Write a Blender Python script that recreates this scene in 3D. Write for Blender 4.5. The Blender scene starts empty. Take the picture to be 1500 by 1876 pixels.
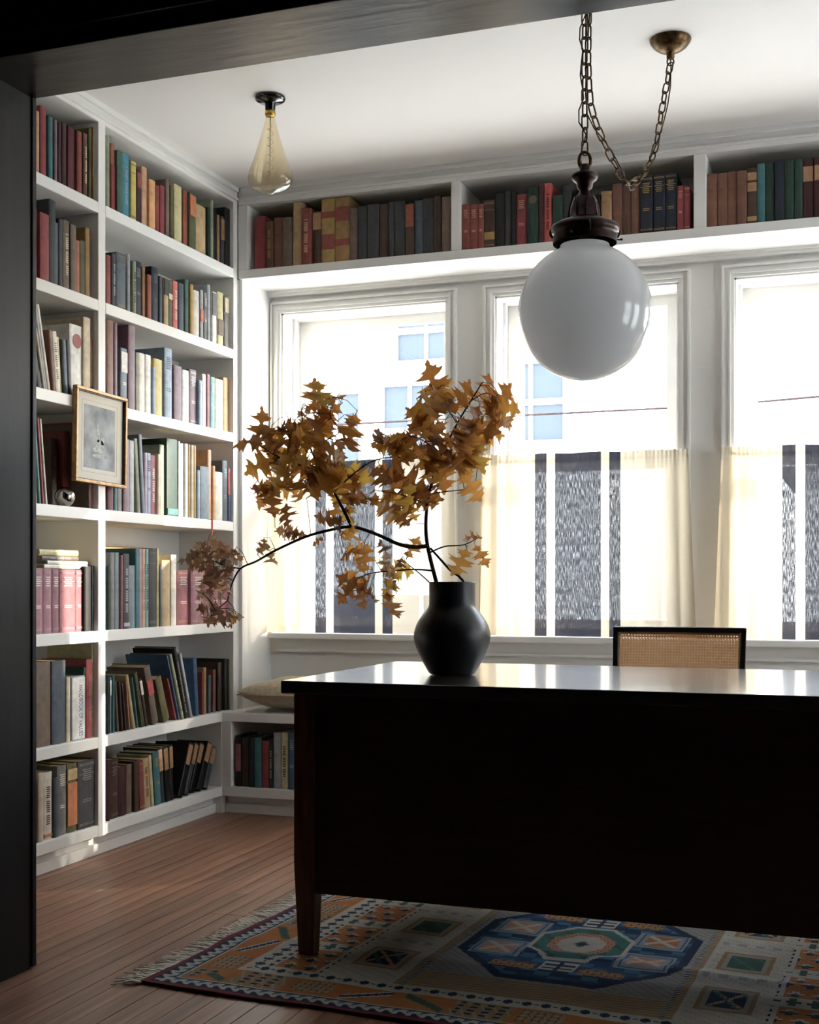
import bpy, math, random
from mathutils import Vector, Matrix
R = math.radians
# ------------------------------------------------------------------ camera
FPX = 2325.0; HOR = 1066.0; CH = 1.03; YAW = R(19.82)
SN, CS = math.sin(YAW), math.cos(YAW)
scn = bpy.context.scene
col = scn.collection
cd = bpy.data.cameras.new('camera'); cam = bpy.data.objects.new('camera', cd); col.objects.link(cam)
cam.location = (0, 0, CH); cam.rotation_euler = (R(90), 0, YAW)
cd.sensor_fit = 'HORIZONTAL'; cd.sensor_width = 36; cd.lens = FPX/1500*36
cd.shift_y = (HOR-938)/1500; cd.clip_start = .05; cd.clip_end = 200
scn.camera = cam
# ------------------------------------------------------------------ light
vs = scn.view_settings
vs.view_transform = 'Standard'; vs.look = 'None'; vs.gamma = 1; vs.use_curve_mapping = False
vs.exposure = .95
SKY_STRENGTH = 1.7
world = bpy.data.worlds.new('sky'); scn.world = world; world.use_nodes = True
wn = world.node_tree; wn.nodes.clear()
wo = wn.nodes.new('ShaderNodeOutputWorld'); wb = wn.nodes.new('ShaderNodeBackground')
sk = wn.nodes.new('ShaderNodeTexSky'); sk.sky_type = 'NISHITA'; sk.sun_disc = False
sk.sun_elevation = R(24); sk.sun_rotation = R(64); sk.dust_density = 2.0; sk.air_density = 1.0
mxs = wn.nodes.new('ShaderNodeMix'); mxs.data_type = 'RGBA'
mxs.inputs[0].default_value = .6
sc = wn.nodes.new('ShaderNodeMix'); sc.data_type = 'RGBA'; sc.blend_type = 'MULTIPLY'; sc.inputs[0].default_value = 1
wn.links.new(sk.outputs[0], mxs.inputs[6]); mxs.inputs[7].default_value = (6.6, 6.9, 7.3, 1)
wn.links.new(mxs.outputs[2], wb.inputs[0]); wb.inputs[1].default_value = SKY_STRENGTH
wn.links.new(wb.outputs[0], wo.inputs[0]); wn.nodes.remove(sc)
sd = bpy.data.lights.new('sun', 'SUN'); sun = bpy.data.objects.new('sun', sd); col.objects.link(sun)
sd.energy = 8; sd.angle = R(.6); sd.color = (1, .88, .72)
SAZ, SEL = R(58), R(17)
SUNV = Vector((-math.sin(SAZ)*math.cos(SEL), -math.cos(SAZ)*math.cos(SEL), -math.sin(SEL)))
sun.rotation_euler = SUNV.to_track_quat('-Z', 'Y').to_euler(); sun.location = (6, 12, 6)
def portal(loc, rot, sx, sy):
    l = bpy.data.lights.new('window_portal', 'AREA'); l.shape = 'RECTANGLE'; l.size = sx; l.size_y = sy
    l.cycles.is_portal = True
    o = bpy.data.objects.new('window_portal', l); col.objects.link(o); o.location = loc; o.rotation_euler = rot
for cx in (-2.22, -1.163, -.105, .95):
    portal((cx, 5.79, 1.55), (R(-90), 0, 0), .83, 1.56)
for cy in (3.55, 4.65):
    portal((2.3, cy, 1.55), (0, R(90), 0), 1.56, .83)

# ------------------------------------------------------------------ helpers
def px2xy(px):                      # ray direction per unit depth
    u = (px-750)/FPX
    return (-SN+CS*u, CS+SN*u)
def at_d(px, py, d):
    a, b = px2xy(px); return Vector((a*d, b*d, CH+(HOR-py)*d/FPX))
def at_X(px, py, X):
    a, b = px2xy(px); return at_d(px, py, X/a)
def at_Y(px, py, Y):
    a, b = px2xy(px); return at_d(px, py, Y/b)
def lin(h):
    h = h.lstrip('#'); v = [int(h[i:i+2], 16)/255 for i in (0, 2, 4)]
    return tuple((c/12.92 if c <= .04045 else ((c+.055)/1.055)**2.4) for c in v)
def origin(o):
    v = Vector((0, 0, 0))
    while o: v += o.location; o = o.parent
    return v
def tag(o, label=None, cat=None, group=None, kind=None):
    if label: o['label'] = label
    if cat: o['category'] = cat
    if group: o['group'] = group
    if kind: o['kind'] = kind
    return o
def empty(name, loc, label=None, cat=None, group=None, kind=None):
    o = bpy.data.objects.new(name, None); o.empty_display_size = .05
    col.objects.link(o); o.location = loc
    return tag(o, label, cat, group, kind)
class MB:
    def __init__(s): s.v = []; s.f = []; s.sm = []; s.uv = None
    def add(s, vs_, fs, smooth=False):
        n = len(s.v); s.v += [tuple(v) for v in vs_]
        s.f += [tuple(i+n for i in f) for f in fs]; s.sm += [smooth]*len(fs); return s
    def box(s, x0, x1, y0, y1, z0, z1, M=None):
        vv = [(x0,y0,z0),(x1,y0,z0),(x1,y1,z0),(x0,y1,z0),(x0,y0,z1),(x1,y0,z1),(x1,y1,z1),(x0,y1,z1)]
        if M is not None: vv = [M @ Vector(v) for v in vv]
        return s.add(vv, [(0,3,2,1),(4,5,6,7),(0,1,5,4),(1,2,6,5),(2,3,7,6),(3,0,4,7)])
    def taper(s, c0, w0, c1, w1):   # square post from c0 (half widths w0) to c1
        vv = [(c[0]+a*w, c[1]+b*w, c[2]) for c, w in ((c0, w0), (c1, w1)) for a, b in ((-1,-1),(1,-1),(1,1),(-1,1))]
        return s.add(vv, [(0,3,2,1),(4,5,6,7),(0,1,5,4),(1,2,6,5),(2,3,7,6),(3,0,4,7)])
    def lathe(s, prof, c=(0,0,0), n=32, M=None, smooth=True):
        vv = []; ff = []
        for r, z in prof:
            for k in range(n):
                a = 2*math.pi*k/n; p = Vector((r*math.cos(a), r*math.sin(a), z))
                if M is not None: p = M @ p
                vv.append((p[0]+c[0], p[1]+c[1], p[2]+c[2]))
        for i in range(len(prof)-1):
            for k in range(n):
                k2 = (k+1) % n; ff.append((i*n+k, i*n+k2, (i+1)*n+k2, (i+1)*n+k))
        s.add(vv, ff, smooth)
        return s
    def tube(s, pts, rad, n=8, closed=False, cap=True):
        pts = [Vector(p) for p in pts]; m = len(pts)
        if not hasattr(rad, '__len__'): rad = [rad]*m
        vv = []; ff = []; up = None
        for i in range(m):
            if closed: t = pts[(i+1) % m]-pts[i-1]
            else: t = pts[min(i+1, m-1)]-pts[max(i-1, 0)]
            t.normalize()
            if up is None:
                up = t.orthogonal().normalized()
            up = (up-t*up.dot(t)).normalized(); b = t.cross(up)
            for k in range(n):
                a = 2*math.pi*k/n; vv.append(pts[i]+(up*math.cos(a)+b*math.sin(a))*rad[i])
        for i in range(m if closed else m-1):
            j = (i+1) % m
            for k in range(n):
                k2 = (k+1) % n; ff.append((i*n+k, i*n+k2, j*n+k2, j*n+k))
        if cap and not closed:
            ff.append(tuple(range(n))[::-1]); ff.append(tuple((m-1)*n+k for k in range(n)))
        return s.add(vv, ff, True)
    def build(s, name, mat, parent=None, local=False, **kw):
        me = bpy.data.meshes.new(name)
        off = Vector((0,0,0)) if (local or parent is None) else origin(parent)
        me.from_pydata([(v[0]-off.x, v[1]-off.y, v[2]-off.z) for v in s.v], [], s.f)
        me.polygons.foreach_set('use_smooth', s.sm); me.update()
        if mat: me.materials.append(mat)
        o = bpy.data.objects.new(name, me); col.objects.link(o)
        if parent: o.parent = parent
        return tag(o, **kw)
def bevel(o, w=.002, seg=2):
    m = o.modifiers.new('bevel', 'BEVEL'); m.width = w; m.segments = seg; m.limit_method = 'ANGLE'
    return o
def fixn(o):
    import bmesh
    bm = bmesh.new(); bm.from_mesh(o.data); bmesh.ops.recalc_face_normals(bm, faces=bm.faces); bm.to_mesh(o.data); bm.free(); return o

# ------------------------------------------------------------------ materials
def mat(name, c, rough=.5, spec=.5, noise=None, bump=0, metal=0, coat=0, crough=.08, bscale=40, stretch=(1,1,1)):
    m = bpy.data.materials.new(name); m.use_nodes = True; t = m.node_tree; p = t.nodes['Principled BSDF']
    c = lin(c) if isinstance(c, str) else c
    p.inputs['Base Color'].default_value = (*c, 1); p.inputs['Roughness'].default_value = rough
    p.inputs['Specular IOR Level'].default_value = spec; p.inputs['Metallic'].default_value = metal
    p.inputs['Coat Weight'].default_value = coat; p.inputs['Coat Roughness'].default_value = crough
    if noise or bump:
        tc = t.nodes.new('ShaderNodeTexCoord'); mp = t.nodes.new('ShaderNodeMapping'); mp.inputs['Scale'].default_value = stretch
        nz = t.nodes.new('ShaderNodeTexNoise'); nz.inputs['Scale'].default_value = bscale; nz.inputs['Detail'].default_value = 5
        t.links.new(tc.outputs['Object'], mp.inputs[0]); t.links.new(mp.outputs[0], nz.inputs[0])
        if noise:
            c2 = lin(noise) if isinstance(noise, str) else noise
            mx = t.nodes.new('ShaderNodeMix'); mx.data_type = 'RGBA'
            rp = t.nodes.new('ShaderNodeMapRange'); rp.inputs[1].default_value = .35; rp.inputs[2].default_value = .65
            t.links.new(nz.outputs[0], rp.inputs[0]); t.links.new(rp.outputs[0], mx.inputs[0])
            mx.inputs[6].default_value = (*c, 1); mx.inputs[7].default_value = (*c2, 1)
            t.links.new(mx.outputs[2], p.inputs['Base Color'])
        if bump:
            b = t.nodes.new('ShaderNodeBump'); b.inputs['Strength'].default_value = bump; b.inputs['Distance'].default_value = .002
            t.links.new(nz.outputs[0], b.inputs['Height']); t.links.new(b.outputs[0], p.inputs['Normal'])
    return m
M = {}
M['paint'] = mat('white_paint', (.80,.79,.765), .42, .4, bump=.15, bscale=18)
M['wallpaint'] = mat('wall_paint', (.80,.785,.75), .5, .3, bump=.2, bscale=30)
M['ceiling'] = mat('ceiling_paint', (.83,.81,.79), .7, .2, bump=.2, bscale=25)
M['darkwood'] = mat('dark_stained_wood', '1e1716', .27, .5, noise='120d0c', bump=.5, bscale=5, stretch=(1,6,6))
M['darkpost'] = mat('dark_stained_post', '151113', .5, .3, noise='0d0b0d', bump=.4, bscale=5, stretch=(6,6,.6))
M['desk'] = mat('desk_wood', '32180f', .35, .4, noise='20100b', bump=.1, bscale=5, stretch=(1,8,8))
M['desktop'] = mat('desk_top_wood', '2a1a16', .34, .6, noise='1a100e', bump=.25, bscale=4, stretch=(1,9,9), coat=1, crough=.13)
M['deskleg'] = mat('desk_leg_wood', '7c4a28', .35, .5, noise='4a2a14', bscale=6, stretch=(8,8,1))
M['brass'] = mat('aged_brass', '6e5636', .38, .5, noise='3c2c1c', metal=.9, bscale=60)
M['bronze'] = mat('dark_bronze', '3a2a26', .35, .5, noise='20161a', metal=.8, bscale=50)
M['collar'] = mat('bright_brass_collar', 'b89a48', .3, metal=.9)
M['blackmetal'] = mat('black_gloss_ceramic', '0c0c0e', .12, .6)
M['pages'] = mat('book_pages', 'b8a888', .8, .1, noise='9c8a6a', bscale=120, stretch=(1,8,1))
M['vase'] = mat('black_matte_ceramic', '15161a', .38, .4, bump=.25, bscale=30)
M['bark'] = mat('dark_bark', '241c1c', .7, .2, noise='120e10', bscale=60)
M['fringe'] = mat('wool_fringe', 'e6dfd2', .9, .1)
M['cushion'] = mat('linen_cushion', 'b8ac98', .9, .1, noise='a89a84', bump=.4, bscale=60)
M['chairwood'] = mat('black_chair_wood', '161217', .25, .5)
M['cane'] = mat('woven_cane', 'dcb488', .5, .3, noise='c89c70', bscale=60)
def translucent(m, c, f):
    t = m.node_tree; p = t.nodes['Principled BSDF']; tr = t.nodes.new('ShaderNodeBsdfTranslucent'); tr.inputs[0].default_value = (*lin(c), 1)
    mx = t.nodes.new('ShaderNodeMixShader'); mx.inputs[0].default_value = f
    t.links.new(p.outputs[0], mx.inputs[1]); t.links.new(tr.outputs[0], mx.inputs[2]); t.links.new(mx.outputs[0], t.nodes['Material Output'].inputs[0])
translucent(M['cane'], 'd8ac78', .4)
M['chrome'] = mat('polished_metal', 'b0aca4', .12, metal=1)
M['gilt'] = mat('gilt_wood', 'b08a54', .4, .5, noise='8a6238', metal=.3, bscale=50)
M['matboard'] = mat('mat_board', 'd0ccc2', .8, .1)
M['matdark'] = mat('mat_line', 'a8a49a', .8, .1)
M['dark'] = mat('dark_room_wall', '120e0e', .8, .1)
M['siding'] = mat('white_siding', 'dcdcd8', .7, .2)
M['extroof'] = mat('grey_shingle', '7c8086', .8, .1)
M['extglass'] = mat('house_window_glass', (.055,.066,.08), .4, .1)
M['lawn'] = mat('pale_pavement', 'e6e4de', .9, .1, noise='dcdad2', bscale=2)
M['gap'] = mat('plank_gap', '140c0a', .9, .1)
M['ribbon'] = mat('red_ribbon', 'a03c34', .6)

def book_material():
    m = bpy.data.materials.new('book_cloth'); m.use_nodes = True; t = m.node_tree; p = t.nodes['Principled BSDF']
    oi = t.nodes.new('ShaderNodeObjectInfo'); tc = t.nodes.new('ShaderNodeTexCoord')
    nz = t.nodes.new('ShaderNodeTexNoise'); nz.inputs['Scale'].default_value = 35; nz.inputs['Detail'].default_value = 4
    n2 = t.nodes.new('ShaderNodeTexNoise'); n2.inputs['Scale'].default_value = 9
    hs = t.nodes.new('ShaderNodeHueSaturation')
    mr = t.nodes.new('ShaderNodeMapRange'); mr.inputs[1].default_value = .3; mr.inputs[2].default_value = .7
    mr.inputs[3].default_value = .62; mr.inputs[4].default_value = 1.12
    ad = t.nodes.new('ShaderNodeMath'); ad.operation = 'ADD'
    hf = t.nodes.new('ShaderNodeMath'); hf.operation = 'MULTIPLY'; hf.inputs[1].default_value = .5
    t.links.new(tc.outputs['Object'], nz.inputs[0]); t.links.new(tc.outputs['Object'], n2.inputs[0])
    t.links.new(nz.outputs[0], ad.inputs[0]); t.links.new(n2.outputs[0], ad.inputs[1]); t.links.new(ad.outputs[0], hf.inputs[0])
    t.links.new(hf.outputs[0], mr.inputs[0]); t.links.new(mr.outputs[0], hs.inputs['Value'])
    t.links.new(oi.outputs['Color'], hs.inputs['Color']); t.links.new(hs.outputs[0], p.inputs['Base Color'])
    p.inputs['Roughness'].default_value = .5; p.inputs['Specular IOR Level'].default_value = .35; hs.inputs['Saturation'].default_value = .84
    b = t.nodes.new('ShaderNodeBump'); b.inputs['Strength'].default_value = .25; b.inputs['Distance'].default_value = .001
    t.links.new(nz.outputs[0], b.inputs['Height']); t.links.new(b.outputs[0], p.inputs['Normal'])
    return m
M['book'] = book_material()

def plank_material():
    m = bpy.data.materials.new('worn_oak_plank'); m.use_nodes = True; t = m.node_tree; p = t.nodes['Principled BSDF']
    oi = t.nodes.new('ShaderNodeObjectInfo'); tc = t.nodes.new('ShaderNodeTexCoord')
    mp = t.nodes.new('ShaderNodeMapping'); mp.inputs['Scale'].default_value = (38, 1.6, 1)
    nz = t.nodes.new('ShaderNodeTexNoise'); nz.inputs['Scale'].default_value = 1; nz.inputs['Detail'].default_value = 6
    cr = t.nodes.new('ShaderNodeValToRGB'); e = cr.color_ramp.elements
    e[0].position = .3; e[0].color = (*lin('684436'), 1); e[1].position = .72; e[1].color = (*lin('aa7e62'), 1)
    hs = t.nodes.new('ShaderNodeHueSaturation')
    mr = t.nodes.new('ShaderNodeMapRange'); mr.inputs[3].default_value = .8; mr.inputs[4].default_value = 1.14
    t.links.new(tc.outputs['Object'], mp.inputs[0]); t.links.new(mp.outputs[0], nz.inputs[0]); t.links.new(nz.outputs[0], cr.inputs[0])
    t.links.new(oi.outputs['Random'], mr.inputs[0]); t.links.new(mr.outputs[0], hs.inputs['Value'])
    t.links.new(cr.outputs[0], hs.inputs['Color']); t.links.new(hs.outputs[0], p.inputs['Base Color'])
    m2 = t.nodes.new('ShaderNodeMapRange'); m2.inputs[3].default_value = .28; m2.inputs[4].default_value = .52
    t.links.new(nz.outputs[0], m2.inputs[0]); t.links.new(m2.outputs[0], p.inputs['Roughness'])
    b = t.nodes.new('ShaderNodeBump'); b.inputs['Strength'].default_value = .3; b.inputs['Distance'].default_value = .002
    t.links.new(nz.outputs[0], b.inputs['Height']); t.links.new(b.outputs[0], p.inputs['Normal'])
    return m
M['plank'] = plank_material()

def leaf_material(name='dry_oak_leaf', pal=('8c5c30', 'c4a04a', 'ac743c', 'c48a48', 'cc9844')):
    m = bpy.data.materials.new(name); m.use_nodes = True; t = m.node_tree; t.nodes.clear()
    o = t.nodes.new('ShaderNodeOutputMaterial'); oi = t.nodes.new('ShaderNodeObjectInfo'); tc = t.nodes.new('ShaderNodeTexCoord')
    nz = t.nodes.new('ShaderNodeTexNoise'); nz.inputs['Scale'].default_value = 30
    cr = t.nodes.new('ShaderNodeValToRGB'); cr.color_ramp.interpolation = 'LINEAR'
    e = cr.color_ramp.elements; e[0].position = 0; e[0].color = (*lin(pal[0]), 1); e[1].position = 1; e[1].color = (*lin(pal[1]), 1)
    for pos, c in ((.3, pal[2]), (.55, pal[3]), (.8, pal[4])):
        k = e.new(pos); k.color = (*lin(c), 1)
    ad = t.nodes.new('ShaderNodeMath'); ad.operation = 'MULTIPLY_ADD'; ad.inputs[1].default_value = .5
    sb = t.nodes.new('ShaderNodeMath'); sb.operation = 'SUBTRACT'; sb.inputs[1].default_value = .25
    t.links.new(tc.outputs['Object'], nz.inputs[0]); t.links.new(nz.outputs[0], ad.inputs[0])
    t.links.new(oi.outputs['Random'], sb.inputs[0]); t.links.new(sb.outputs[0], ad.inputs[2]); t.links.new(ad.outputs[0], cr.inputs[0])
    d = t.nodes.new('ShaderNodeBsdfDiffuse'); tr = t.nodes.new('ShaderNodeBsdfTranslucent'); g = t.nodes.new('ShaderNodeBsdfGlossy')
    g.inputs['Roughness'].default_value = .4; g.inputs[0].default_value = (1, 1, 1, 1)
    a = t.nodes.new('ShaderNodeMixShader'); a.inputs[0].default_value = .58; b = t.nodes.new('ShaderNodeMixShader'); b.inputs[0].default_value = .05
    t.links.new(cr.outputs[0], d.inputs[0]); t.links.new(cr.outputs[0], tr.inputs[0])
    t.links.new(d.outputs[0], a.inputs[1]); t.links.new(tr.outputs[0], a.inputs[2]); t.links.new(a.outputs[0], b.inputs[1]); t.links.new(g.outputs[0], b.inputs[2])
    t.links.new(b.outputs[0], o.inputs[0]); return m
M['leaf'] = leaf_material()
M['leafdry'] = leaf_material('curled_oak_leaf', ('6e5240', 'b0885c', '84583c', 'a8764a', '9c8068'))

def thin_glass(name, tint=(1,1,1), refl=.06):
    m = bpy.data.materials.new(name); m.use_nodes = True; t = m.node_tree; t.nodes.clear()
    o = t.nodes.new('ShaderNodeOutputMaterial'); a = t.nodes.new('ShaderNodeBsdfTransparent'); g = t.nodes.new('ShaderNodeBsdfGlossy')
    a.inputs[0].default_value = (*tint, 1); g.inputs['Roughness'].default_value = .02
    lw_ = t.nodes.new('ShaderNodeLayerWeight'); lw_.inputs[0].default_value = .5
    pw = t.nodes.new('ShaderNodeMath'); pw.operation = 'POWER'; pw.inputs[1].default_value = 4; t.links.new(lw_.outputs['Facing'], pw.inputs[0])
    lw = t.nodes.new('ShaderNodeMath'); lw.operation = 'MULTIPLY_ADD'; lw.inputs[1].default_value = .75; lw.inputs[2].default_value = refl*.5; t.links.new(pw.outputs[0], lw.inputs[0])
    mx = t.nodes.new('ShaderNodeMixShader'); t.links.new(lw.outputs[0], mx.inputs[0])
    t.links.new(a.outputs[0], mx.inputs[1]); t.links.new(g.outputs[0], mx.inputs[2]); t.links.new(mx.outputs[0], o.inputs[0]); return m
M['glass'] = thin_glass('window_glass', (.97,.98,.98), .06)
M['amber'] = thin_glass('amber_bulb_glass', (.965,.90,.74), .12)

def opal():
    m = mat('opal_glass', (.72,.725,.74), .08, .6)
    t = m.node_tree; p = t.nodes['Principled BSDF']; p.inputs['Coat Weight'].default_value = .5
    tr = t.nodes.new('ShaderNodeBsdfTranslucent'); tr.inputs[0].default_value = (.80, .81, .83, 1); mx = t.nodes.new('ShaderNodeMixShader'); mx.inputs[0].default_value = .5
    t.links.new(p.outputs[0], mx.inputs[1]); t.links.new(tr.outputs[0], mx.inputs[2]); t.links.new(mx.outputs[0], t.nodes['Material Output'].inputs[0])
    return m
M['opal'] = opal()

def curtain_material():
    m = bpy.data.materials.new('striped_linen'); m.use_nodes = True; t = m.node_tree; t.nodes.clear(); L = t.links.new
    N = t.nodes.new; o = N('ShaderNodeOutputMaterial'); uv = N('ShaderNodeUVMap'); sp = N('ShaderNodeSeparateXYZ'); L(uv.outputs[0], sp.inputs[0])
    def mth(op, a, b=None):
        n = N('ShaderNodeMath'); n.operation = op
        for i, x in enumerate((a, b)):
            if x is None: continue
            if hasattr(x, 'links'): L(x, n.inputs[i])
            else: n.inputs[i].default_value = x
        return n.outputs[0]
    def rng(s, a, b): return mth('MULTIPLY', mth('GREATER_THAN', s, a), mth('LESS_THAN', s, b))
    s, v = sp.outputs[0], sp.outputs[1]
    stripe = mth('ADD', mth('ADD', rng(s, .268, .326), rng(s, .368, .592)), rng(s, .632, .686))
    mp = N('ShaderNodeMapping'); mp.inputs['Scale'].default_value = (300, 26, 1); L(uv.outputs[0], mp.inputs[0])
    nz = N('ShaderNodeTexNoise'); nz.inputs['Scale'].default_value = 1; nz.inputs['Detail'].default_value = 3; L(mp.outputs[0], nz.inputs[0])
    mp2 = N('ShaderNodeMapping'); mp2.inputs['Scale'].default_value = (60, 200, 1); L(uv.outputs[0], mp2.inputs[0])
    n2 = N('ShaderNodeTexNoise'); n2.inputs['Scale'].default_value = 1; L(mp2.outputs[0], n2.inputs[0])
    hem = mth('ADD', mth('LESS_THAN', v, .042), mth('GREATER_THAN', v, .945))
    cm = N('ShaderNodeMix'); cm.data_type = 'RGBA'; L(stripe, cm.inputs[0])
    cm.inputs[6].default_value = (*lin('c6baa4'), 1); cm.inputs[7].default_value = (*lin('38383e'), 1)
    d = N('ShaderNodeBsdfDiffuse'); tr = N('ShaderNodeBsdfTranslucent'); L(cm.outputs[2], d.inputs[0]); L(cm.outputs[2], tr.inputs[0])
    mx = N('ShaderNodeMixShader'); L(d.outputs[0], mx.inputs[1]); L(tr.outputs[0], mx.inputs[2]); mx.inputs[0].default_value = .29
    tp = N('ShaderNodeBsdfTransparent'); m2 = N('ShaderNodeMixShader')
    weave = mth('MULTIPLY', mth('MAXIMUM', mth('SUBTRACT', nz.outputs[0], .44), 0.0), .42)
    openS = weave
    openW = mth('ADD', .05, mth('MULTIPLY', n2.outputs[0], .08))
    op = N('ShaderNodeMix'); op.data_type = 'FLOAT'; L(stripe, op.inputs[0]); L(openW, op.inputs[2]); L(openS, op.inputs[3])
    fac = mth('MULTIPLY', op.outputs[0], mth('SUBTRACT', 1.0, hem))
    L(fac, m2.inputs[0]); L(mx.outputs[0], m2.inputs[1]); L(tp.outputs[0], m2.inputs[2]); L(m2.outputs[0], o.inputs[0]); return m
M['curtain'] = curtain_material()

def print_material():
    m = mat('engraving_print', 'a8aaac', .7, .1); t = m.node_tree; p = t.nodes['Principled BSDF']
    tc = t.nodes.new('ShaderNodeTexCoord'); nz = t.nodes.new('ShaderNodeTexNoise'); nz.inputs['Scale'].default_value = 16; nz.inputs['Detail'].default_value = 6
    cr = t.nodes.new('ShaderNodeValToRGB'); e = cr.color_ramp.elements
    e[0].position = .3; e[0].color = (*lin('7c8084'), 1); e[1].position = .7; e[1].color = (*lin('b0b4b6'), 1)
    t.links.new(tc.outputs['Object'], nz.inputs[0]); t.links.new(nz.outputs[0], cr.inputs[0]); t.links.new(cr.outputs[0], p.inputs['Base Color']); return m
M['print'] = print_material()
M['printlight'] = mat('engraving_figures', 'c0c2c0', .7, .1, noise='94989a', bscale=60)

# ------------------------------------------------------------------ the room shell
Z_C = 2.82; YW = 5.49; YF = 5.18; XC = -2.70; XB = -2.98
# floor: dark subfloor with planks along Y
sub = MB().box(-4, 2.3, -2.2, 5.8, -.06, -.016).build('floor', M['gap'], kind='structure')
random.seed(4)
PW = .0585; x = -2.80; cnt = 0
plank_mesh = {}
while x < 1.3:
    y = -2.2 if x < -5 else 1.9+random.uniform(-.5, .2); first = True
    while y < 5.5:
        ln = random.choice((1.5, 1.9, 2.3, 2.7)); y1 = min(y+ln, 5.5)
        key = round(y1-y, 2)
        if key not in plank_mesh:
            mb = MB().box(.0012, PW-.0012, .0006, (y1-y)-.0006, -.016, 0)
            o = mb.build('plank', M['plank'], sub, local=True); plank_mesh[key] = o.data
            bv = None
        else:
            o = bpy.data.objects.new('plank', plank_mesh[key]); col.objects.link(o); o.parent = sub
        o.location = (x, y, random.uniform(-.0008, 0)); cnt += 1
        y = y1
        if y1 >= 5.5: break
    x += PW
mb = MB(); x = -4
while x < 2.3:
    if x < -2.80-.05 or x > 1.3: mb.box(x+.001, x+PW-.001, -2.2, 5.5, -.016, 0)
    x += PW
x = -2.80
while x < 1.3:
    mb.box(x+.001, x+PW-.001, -2.2, 1.38, -.016, -.0005); x += PW
mb.build('plank', M['plank'], sub, kind='stuff')
# ceiling, walls
MB().box(-3.1, 2.3, 2.72, 5.8, Z_C, Z_C+.1).build('ceiling', M['ceiling'], kind='structure')
MB().box(-3.1, -3.0, 2.7, 5.8, 0, Z_C).build('wall_left', M['wallpaint'], kind='structure')
# window wall with openings
wx = [(-2.65+.0, -1.797), (-1.570, -.757), (-.525, .288), (.52, 1.333)]
wx[0] = (-2.627, -1.797)
Z0, Z1 = .79, 2.31
mb = MB(); e = [-3.0]+[v for w in wx for v in w]+[2.2]
for i in range(0, len(e), 2): mb.box(e[i], e[i+1], YW, YW+.26, 0, Z_C)
for a, b in wx: mb.box(a, b, YW, YW+.26, 0, Z0-.02).box(a, b, YW, YW+.26, Z1, Z_C)
mb.build('wall_back', M['wallpaint'], kind='structure')
wy = [(3.14, 3.96), (4.24, 5.06)]
mb = MB()
for a, b in ((2.7, 3.14), (3.96, 4.24), (5.06, 5.8)): mb.box(2.0, 2.26, a, b, 0, Z_C)
for a, b in wy: mb.box(2.0, 2.26, a, b, 0, Z0-.02).box(2.0, 2.26, a, b, Z1, Z_C)
mb.build('wall_right', M['wallpaint'], kind='structure')
# wall between the rooms
mb = MB().box(-4, -2.085-.02, 2.61, 2.83, 0, 3.0).box(1.2, 2.3, 2.61, 2.83, 0, 3.0).box(-2.085-.02, 1.2, 2.61, 2.83, 2.36, 3.0)
mb.build('wall_front', M['dark'], kind='structure')
mb = MB().box(-4.1, -4, -2.3, 2.7, 0, 3.0).box(2.3, 2.4, -2.3, 2.7, 0, 3.0).box(-4.1, 2.4, -2.3, -2.2, 0, 3.0).box(-4.1, 2.4, -2.3, 2.72, 3.0, 3.1)
mb.build('wall_hall', M['dark'], kind='structure')

# windows
def window(n, a, b, plane='Y'):
    if plane == 'Y': T = lambda x, y, z: (x, y, z)
    else: T = lambda x, y, z: (2.0+(y-YW), x, z)
    def bx(mb, x0, x1, y0, y1, z0, z1):
        p, q = T(x0, y0, z0), T(x1, y1, z1)
        mb.box(min(p[0], q[0]), max(p[0], q[0]), min(p[1], q[1]), max(p[1], q[1]), z0, z1)
    root = empty('window_%d' % n, T((a+b)/2, YW, Z0), kind='structure')
    # stepped casing
    mb = MB()
    for w0, w1, t in ((.050, .040, .026), (.040, .022, .014), (.022, .014, .022), (.014, .0, .012)):
        for s in (-1, 1):
            xa, xb = (a-w0, a-w1) if s < 0 else (b+w1, b+w0)
            bx(mb, xa, xb, YW-t, YW, Z0, Z1+w0)
        bx(mb, a-w1, b+w1, YW-t, YW, Z1+w1, Z1+w0)
    mb.build('casing', M['paint'], root)
    mb = MB()
    yo, yi = YW+.255, YW
    bx(mb, a-.001, a+.008, yi, yo, Z0, Z1); bx(mb, b-.008, b+.001, yi, yo, Z0, Z1); bx(mb, a, b, yi, yo, Z1-.008, Z1+.001); bx(mb, a, b, yi, yo+.05, Z0-.021, Z0)
    for s in ((a+.008, a+.022), (b-.022, b-.008)): bx(mb, s[0], s[1], YW+.11, YW+.125, Z0, Z1-.008)
    mb.build('jamb', M['paint'], root)
    for nm, y0, z0, z1 in (('sash', YW+.19, 1.53, Z1-.008), ('sash', YW+.15, Z0, 1.575)):
        mb = MB(); st = .068; tp = .045 if z0 > 1 else .045; bt = .045 if z0 > 1 else .07
        bx(mb, a+.009, a+.009+st, y0, y0+.036, z0, z1); bx(mb, b-.009-st, b-.009, y0, y0+.036, z0, z1)
        bx(mb, a+.009+st, b-.009-st, y0, y0+.036, z1-tp, z1); bx(mb, a+.009+st, b-.009-st, y0, y0+.036, z0, z0+bt)
        s = mb.build(nm, M['paint'], root)
        g = MB(); bx(g, a+.009+st, b-.009-st, y0+.016, y0+.019, z0+bt, z1-tp); g.build('pane', M['glass'], s)
for i, (a, b) in enumerate(wx): window(i+1, a, b)
for i, (a, b) in enumerate(wy): window(i+5, a, b, 'X')
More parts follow.
